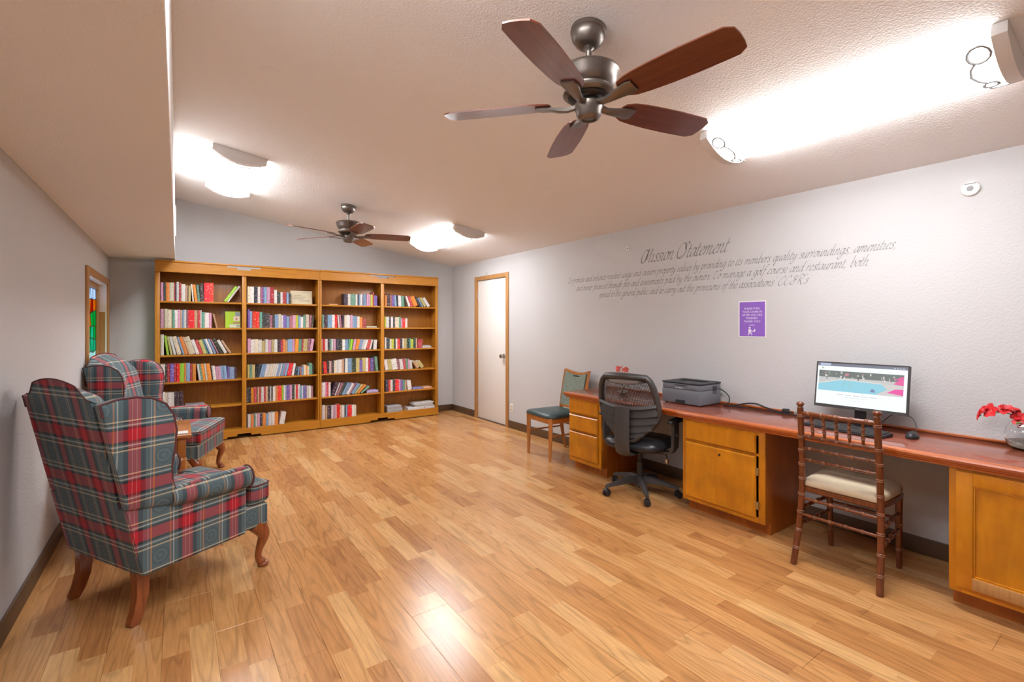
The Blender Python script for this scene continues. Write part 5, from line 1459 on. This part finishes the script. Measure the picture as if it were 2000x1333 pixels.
# ================================================================== writing on the wall
GL = {
 'a': (.78, [[(.6,.85),(.36,1),(.1,.65),(.07,.2),(.22,0),(.46,.3),(.64,.95)],[(.64,.97),(.58,.25),(.68,0),(.86,.16)]]),
 'b': (.72, [[(.14,1.95),(.08,.6),(.1,.1),(.3,0),(.56,.3),(.55,.8),(.4,1),(.12,.55)]]),
 'c': (.60, [[(.54,.82),(.36,1),(.12,.7),(.07,.25),(.24,0),(.58,.2)]]),
 'd': (.80, [[(.6,.85),(.36,1),(.1,.65),(.07,.2),(.22,0),(.48,.3),(.64,.95)],[(.74,1.95),(.62,.6),(.6,.15),(.7,0),(.86,.16)]]),
 'e': (.58, [[(.1,.42),(.38,.58),(.48,.84),(.34,1),(.12,.7),(.07,.25),(.24,0),(.58,.22)]]),
 'f': (.48, [[(.72,1.8),(.56,1.95),(.38,1.6),(.22,.3),(.08,-.6),(-.12,-.85)],[(.06,.95),(.56,.98)]]),
 'g': (.76, [[(.6,.85),(.36,1),(.1,.65),(.09,.25),(.24,.08),(.48,.36),(.64,.95)],[(.64,.97),(.54,-.3),(.34,-.8),(.02,-.72),(.1,-.4),(.8,.14)]]),
 'h': (.78, [[(.16,1.95),(.06,0)],[(.1,.55),(.4,1),(.54,.8),(.48,.2),(.58,0),(.8,.16)]]),
 'i': (.42, [[(.02,.8),(.16,.98),(.1,.2),(.2,0),(.44,.16)],[(.2,1.36),(.25,1.46)]]),
 'l': (.42, [[(.22,1.95),(.1,.3),(.2,0),(.44,.16)]]),
 'm': (1.14, [[(.02,.8),(.14,.98),(.06,0)],[(.1,.55),(.36,1),(.46,.8),(.4,0)],[(.44,.55),(.72,1),(.84,.8),(.78,.2),(.88,0),(1.14,.16)]]),
 'n': (.80, [[(.02,.8),(.14,.98),(.06,0)],[(.1,.55),(.38,1),(.52,.8),(.46,.2),(.56,0),(.82,.16)]]),
 'o': (.66, [[(.36,1),(.12,.75),(.07,.25),(.24,0),(.48,.25),(.54,.75),(.36,1),(.66,.85)]]),
 'p': (.74, [[(.02,.8),(.16,.98),(.02,-.9)],[(.12,.5),(.42,1),(.58,.8),(.54,.25),(.34,0),(.1,.2)]]),
 'q': (.76, [[(.6,.85),(.36,1),(.1,.65),(.07,.2),(.22,0),(.46,.3),(.64,.95)],[(.64,.97),(.52,-.9),(.8,.1)]]),
 'r': (.56, [[(.02,.8),(.14,.98),(.06,0)],[(.1,.5),(.34,.98),(.54,.9)]]),
 's': (.54, [[(.5,.85),(.34,1),(.16,.8),(.4,.35),(.28,0),(.02,.14)]]),
 't': (.46, [[(.2,1.5),(.1,.3),(.2,0),(.46,.16)],[(0,.96),(.44,1)]]),
 'u': (.80, [[(.02,.8),(.14,.98),(.08,.25),(.22,0),(.46,.35),(.6,.97)],[(.6,.97),(.54,.2),(.64,0),(.84,.16)]]),
 'v': (.68, [[(.02,.8),(.14,.98),(.14,.2),(.24,0),(.48,.4),(.56,.95),(.7,.9)]]),
 'w': (1.0, [[(.02,.8),(.14,.98),(.12,.2),(.24,0),(.42,.4),(.48,.95)],[(.46,.6),(.46,.15),(.58,0),(.8,.4),(.86,.95),(1.0,.9)]]),
 'y': (.76, [[(.02,.8),(.14,.98),(.1,.3),(.24,.08),(.46,.4),(.6,.97)],[(.6,.97),(.5,-.3),(.3,-.8),(.0,-.72),(.1,-.4),(.76,.14)]]),
 'M': (1.5, [[(.5,1.5),(.1,1.6),(-.2,1.0),(-.1,.2),(.25,.0),(.5,.5),(.62,1.75),(.48,0)],[(.62,1.75),(.72,.3),(1.2,1.75),(1.14,.2),(1.24,0),(1.5,.2)]]),
 'S': (1.3, [[(1.2,1.5),(1.05,1.85),(.8,1.55),(1.0,.7),(.75,.05),(.3,0),(.5,.3)],[(.85,1.0),(.55,1.75),(.05,1.6),(-.15,.8),(.1,.05),(.6,.1),(1.0,.6)]]),
 'T': (1.1, [[(-.05,1.3),(.1,1.7),(.6,1.6),(1.1,1.85)],[(.6,1.6),(.2,1.0),(.15,.2),(.45,0),(.9,.3)]]),
 'C': (1.15, [[(1.0,1.4),(.85,1.8),(.4,1.5),(.1,.7),(.25,.05),(.65,0),(1.1,.4)]]),
 'R': (1.3, [[(.45,1.6),(.35,.6),(.25,0)],[(-.05,1.2),(.2,1.75),(.8,1.85),(1.0,1.4),(.75,1.0),(.4,.9),(.75,.5),(1.0,-.1),(1.35,.1)]]),
 '&': (1.2, [[(.95,1.4),(.7,1.75),(.5,1.4),(.8,.9),(.7,.1),(.3,0),(.1,.4),(.6,.9),(1.1,.9)]]),
 ',': (.34, [[(.14,.1),(.16,-.02),(.02,-.32)]]), '.': (.34, [[(.1,.08),(.18,0)]]), "'": (.3, [[(.2,1.95),(.1,1.5)]]), ' ': (.56, []),
}
def script_line(parent, s, y_left, y_right, z, nm):
    width = y_left - y_right
    adv = sum(GL[c][0] for c in s)
    sc = width / (adv + 0.4)
    b = B()
    x = 0.0
    wmax, wmin = 0.18, 0.055
    nib = Vector((math.cos(math.radians(35)), math.sin(math.radians(35))))
    per = nm == 'letter'
    for ch in s:
        a, strokes = GL[ch]
        if per: b = B()
        for st in strokes:
            pts = [(p.x + 0.42 * p.y, p.y) for p in smooth_pts([(q[0] + x, q[1], 0) for q in st], 4 if len(st) > 2 else 1)]
            ring = []
            for i, p in enumerate(pts):
                p0, p1 = pts[max(0, i - 1)], pts[min(len(pts) - 1, i + 1)]
                d = Vector((p1[0] - p0[0], p1[1] - p0[1]))
                if d.length < 1e-6: d = Vector((1, 0))
                d.normalize()
                n = Vector((-d.y, d.x))
                hw = max(wmin, abs(n.dot(nib)) * wmax) / 2
                ring.append([(XR - 0.0008, y_left - (p[0] + n.x * k * hw) * sc, z + (p[1] + n.y * k * hw) * sc * 1.0) for k in (-1, 1)])
            b.loft(ring, closed=False, caps=False)
        x += a
        if per and strokes: b.build(nm, 'ink', parent, 0)
    if not per: b.build(nm, 'ink', parent, 0)['kind'] = 'stuff'
t = thing('wall_lettering', 'grey script mission statement lettered on the right wall', 'lettering')
script_line(t, 'Mission Statement', 3.03, 2.13, 1.975, 'letter')
script_line(t, 'To promote and enhance resident usage and owners property values by providing to its members quality surroundings, amenities,', 4.09, 1.03, 1.855, 'text_line')
script_line(t, 'and owner financed through fees and assessments paid by the owners. To manage a golf course and restaurant, both', 3.95, 1.18, 1.762, 'text_line')
script_line(t, "opened to the general public and to carry out the provisions of the associations' CC&R's", 3.60, 1.54, 1.672, 'text_line')

# purple notice
t = thing('notice', 'purple paper notice with white lettering taped to the right wall', 'notice', (XR, 1.95, 1.423))
def wl(y, z, lay): return (-0.002 - lay * 0.0006, y, z)
b = B(); b.box(-0.0022, -0.0008, -0.108, 0.108, -0.142, 0.142); b.build('sheet', 'paper', t, 0)
b = B(); b.box(-0.0030, -0.0022, -0.1, 0.1, -0.134, 0.134); b.build('print', 'purple', t, 0)
wm = Matrix(((0, 0, -1, 0), (-1, 0, 0, 0), (0, 1, 0, 0), (0, 0, 0, 1)))
b = B()
for s, z in (('PLEASE PUSH', 0.075), ('YOUR CHAIR IN', 0.05), ('AFTER YOU ARE', 0.025), ('FINISHED.', 0.0), ('THANK YOU!', -0.025)):
    text_mesh(b, s, 0.0215, T(-0.0036, 0, z) @ wm)
b.add([(-0.0036, 0.022, -0.045), (-0.0036, -0.022, -0.045), (-0.0036, -0.022, -0.048), (-0.0036, 0.022, -0.048)], [(0, 1, 2, 3)])
def shp(pts): b.add([(-0.0036, -u, v) for u, v in pts], [list(range(len(pts)))])
shp([(-0.006 + 0.008 * math.cos(2 * math.pi * k / 12) - 0.012, -0.068 + 0.008 * math.sin(2 * math.pi * k / 12)) for k in range(12)])
shp([(-0.028, -0.079), (-0.01, -0.079), (-0.004, -0.09), (0.006, -0.09), (0.006, -0.095), (-0.008, -0.095), (-0.008, -0.105), (-0.028, -0.105)])
shp([(-0.028, -0.106), (0.0, -0.106), (0.0, -0.126), (-0.005, -0.126), (-0.005, -0.112), (-0.021, -0.112), (-0.023, -0.126), (-0.028, -0.126)])
shp([(0.004, -0.098), (0.024, -0.098), (0.027, -0.08), (0.022, -0.075), (0.016, -0.082), (0.01, -0.094), (0.004, -0.094)])
b.build('lettering', 'whitei', t, 0)

# ================================================================== small fittings
def disc(name, label, cat, y, z, r, mt0=None, dark=True):
    t = thing(name, label, cat, (XR, y, z))
    m = RY(-math.pi / 2)
    b = B(); b.lathe([(0.0, 0.001), (r, 0.001), (r, 0.008), (r * 0.9, 0.014), (r * 0.62, 0.017), (0, 0.017)], 28, m); b.build('cover', 'whitep', t, 40)
    if dark:
        b = B(); b.lathe([(0.0, 0.017), (r * 0.34, 0.017), (r * 0.3, 0.021), (0, 0.022)], 18, m); b.build('grille', 'greybox', t, 40)
    return t
d = disc('smoke_detector', 'round white smoke detector high on the right wall', 'detector', 0.703, 2.144, 0.042)
B().box(-0.019, -0.014, -0.024, 0.024, 0.024, 0.029).build('slot', 'greybox', d)
disc('wall_sensor', 'small round white sensor above the wall lettering', 'sensor', 3.189, 2.137, 0.024)
t = thing('wall_hook', 'tiny metal hook above the door casing', 'hook', (XR, 5.83, 2.125))
b = B(); b.tube(smooth_pts([(-0.001, 0, 0.012), (-0.012, 0, 0.012), (-0.02, 0, 0.002), (-0.014, 0, -0.008)], 4), 0.002, 6); b.build('hook_wire', 'nickel', t)
b = B(); b.lathe([(0, 0.0005), (0.008, 0.0005), (0.007, 0.003), (0, 0.003)], 12, T(0, 0, 0.012) @ RY(-math.pi / 2)); b.build('hook_plate', 'nickel', t)
t = thing('wall_outlet', 'white electrical outlet plate low on the wall beside the door', 'outlet', (XR, 5.20, 0.27))
B().box(-0.006, -0.0005, -0.035, 0.035, -0.058, 0.058, 0.002).build('plate', 'whitep', t)
for z in (-0.022, 0.022):
    B().box(-0.0075, -0.006, -0.016, 0.016, z - 0.014, z + 0.014, 0.003).build('socket', 'ivory', t)
for lb, (px, py) in (('faint round cover plate on the ceiling near the soffit lamp', (532, 143)), ('faint round cover plate on the ceiling near the far lamp', (1078, 376))):
    r = ray(px, py); k = (CZ + CS * XR - CH) / (r[2] + CS * r[0])
    p = (r[0] * k, r[1] * k, CH + r[2] * k)
    t = thing('ceiling_plate', lb, 'cover plate', p)
    b = B(); b.lathe([(0, -0.001), (0.062, -0.001), (0.06, -0.004), (0, -0.006)], 28, RY(TILT)); b.build('disc', 'ceil', t, 40)
    b = B(); b.lathe([(0, -0.0055), (0.006, -0.0055), (0.004, -0.008), (0, -0.0085)], 10, RY(TILT)); b.build('screw', 'whitep', t, 40)
t = thing('air_vent', 'narrow air vent grille on the side of the soffit', 'vent', (SOFX, 6.35, 2.49))
for q in ((-0.15, 0.15, 0.15, 0.165), (-0.15, 0.15, -0.165, -0.15), (-0.165, -0.15, -0.165, 0.165), (0.15, 0.165, -0.165, 0.165)):
    B().box(0.0005, 0.010, *q, 0.002).build('vent_frame', 'whitep', t)
for k in range(11):
    B().box(0.001, 0.007, -0.15, 0.15, -0.14 + k * 0.028 - 0.005, -0.14 + k * 0.028 + 0.003).build('slat', 'greybox', t)
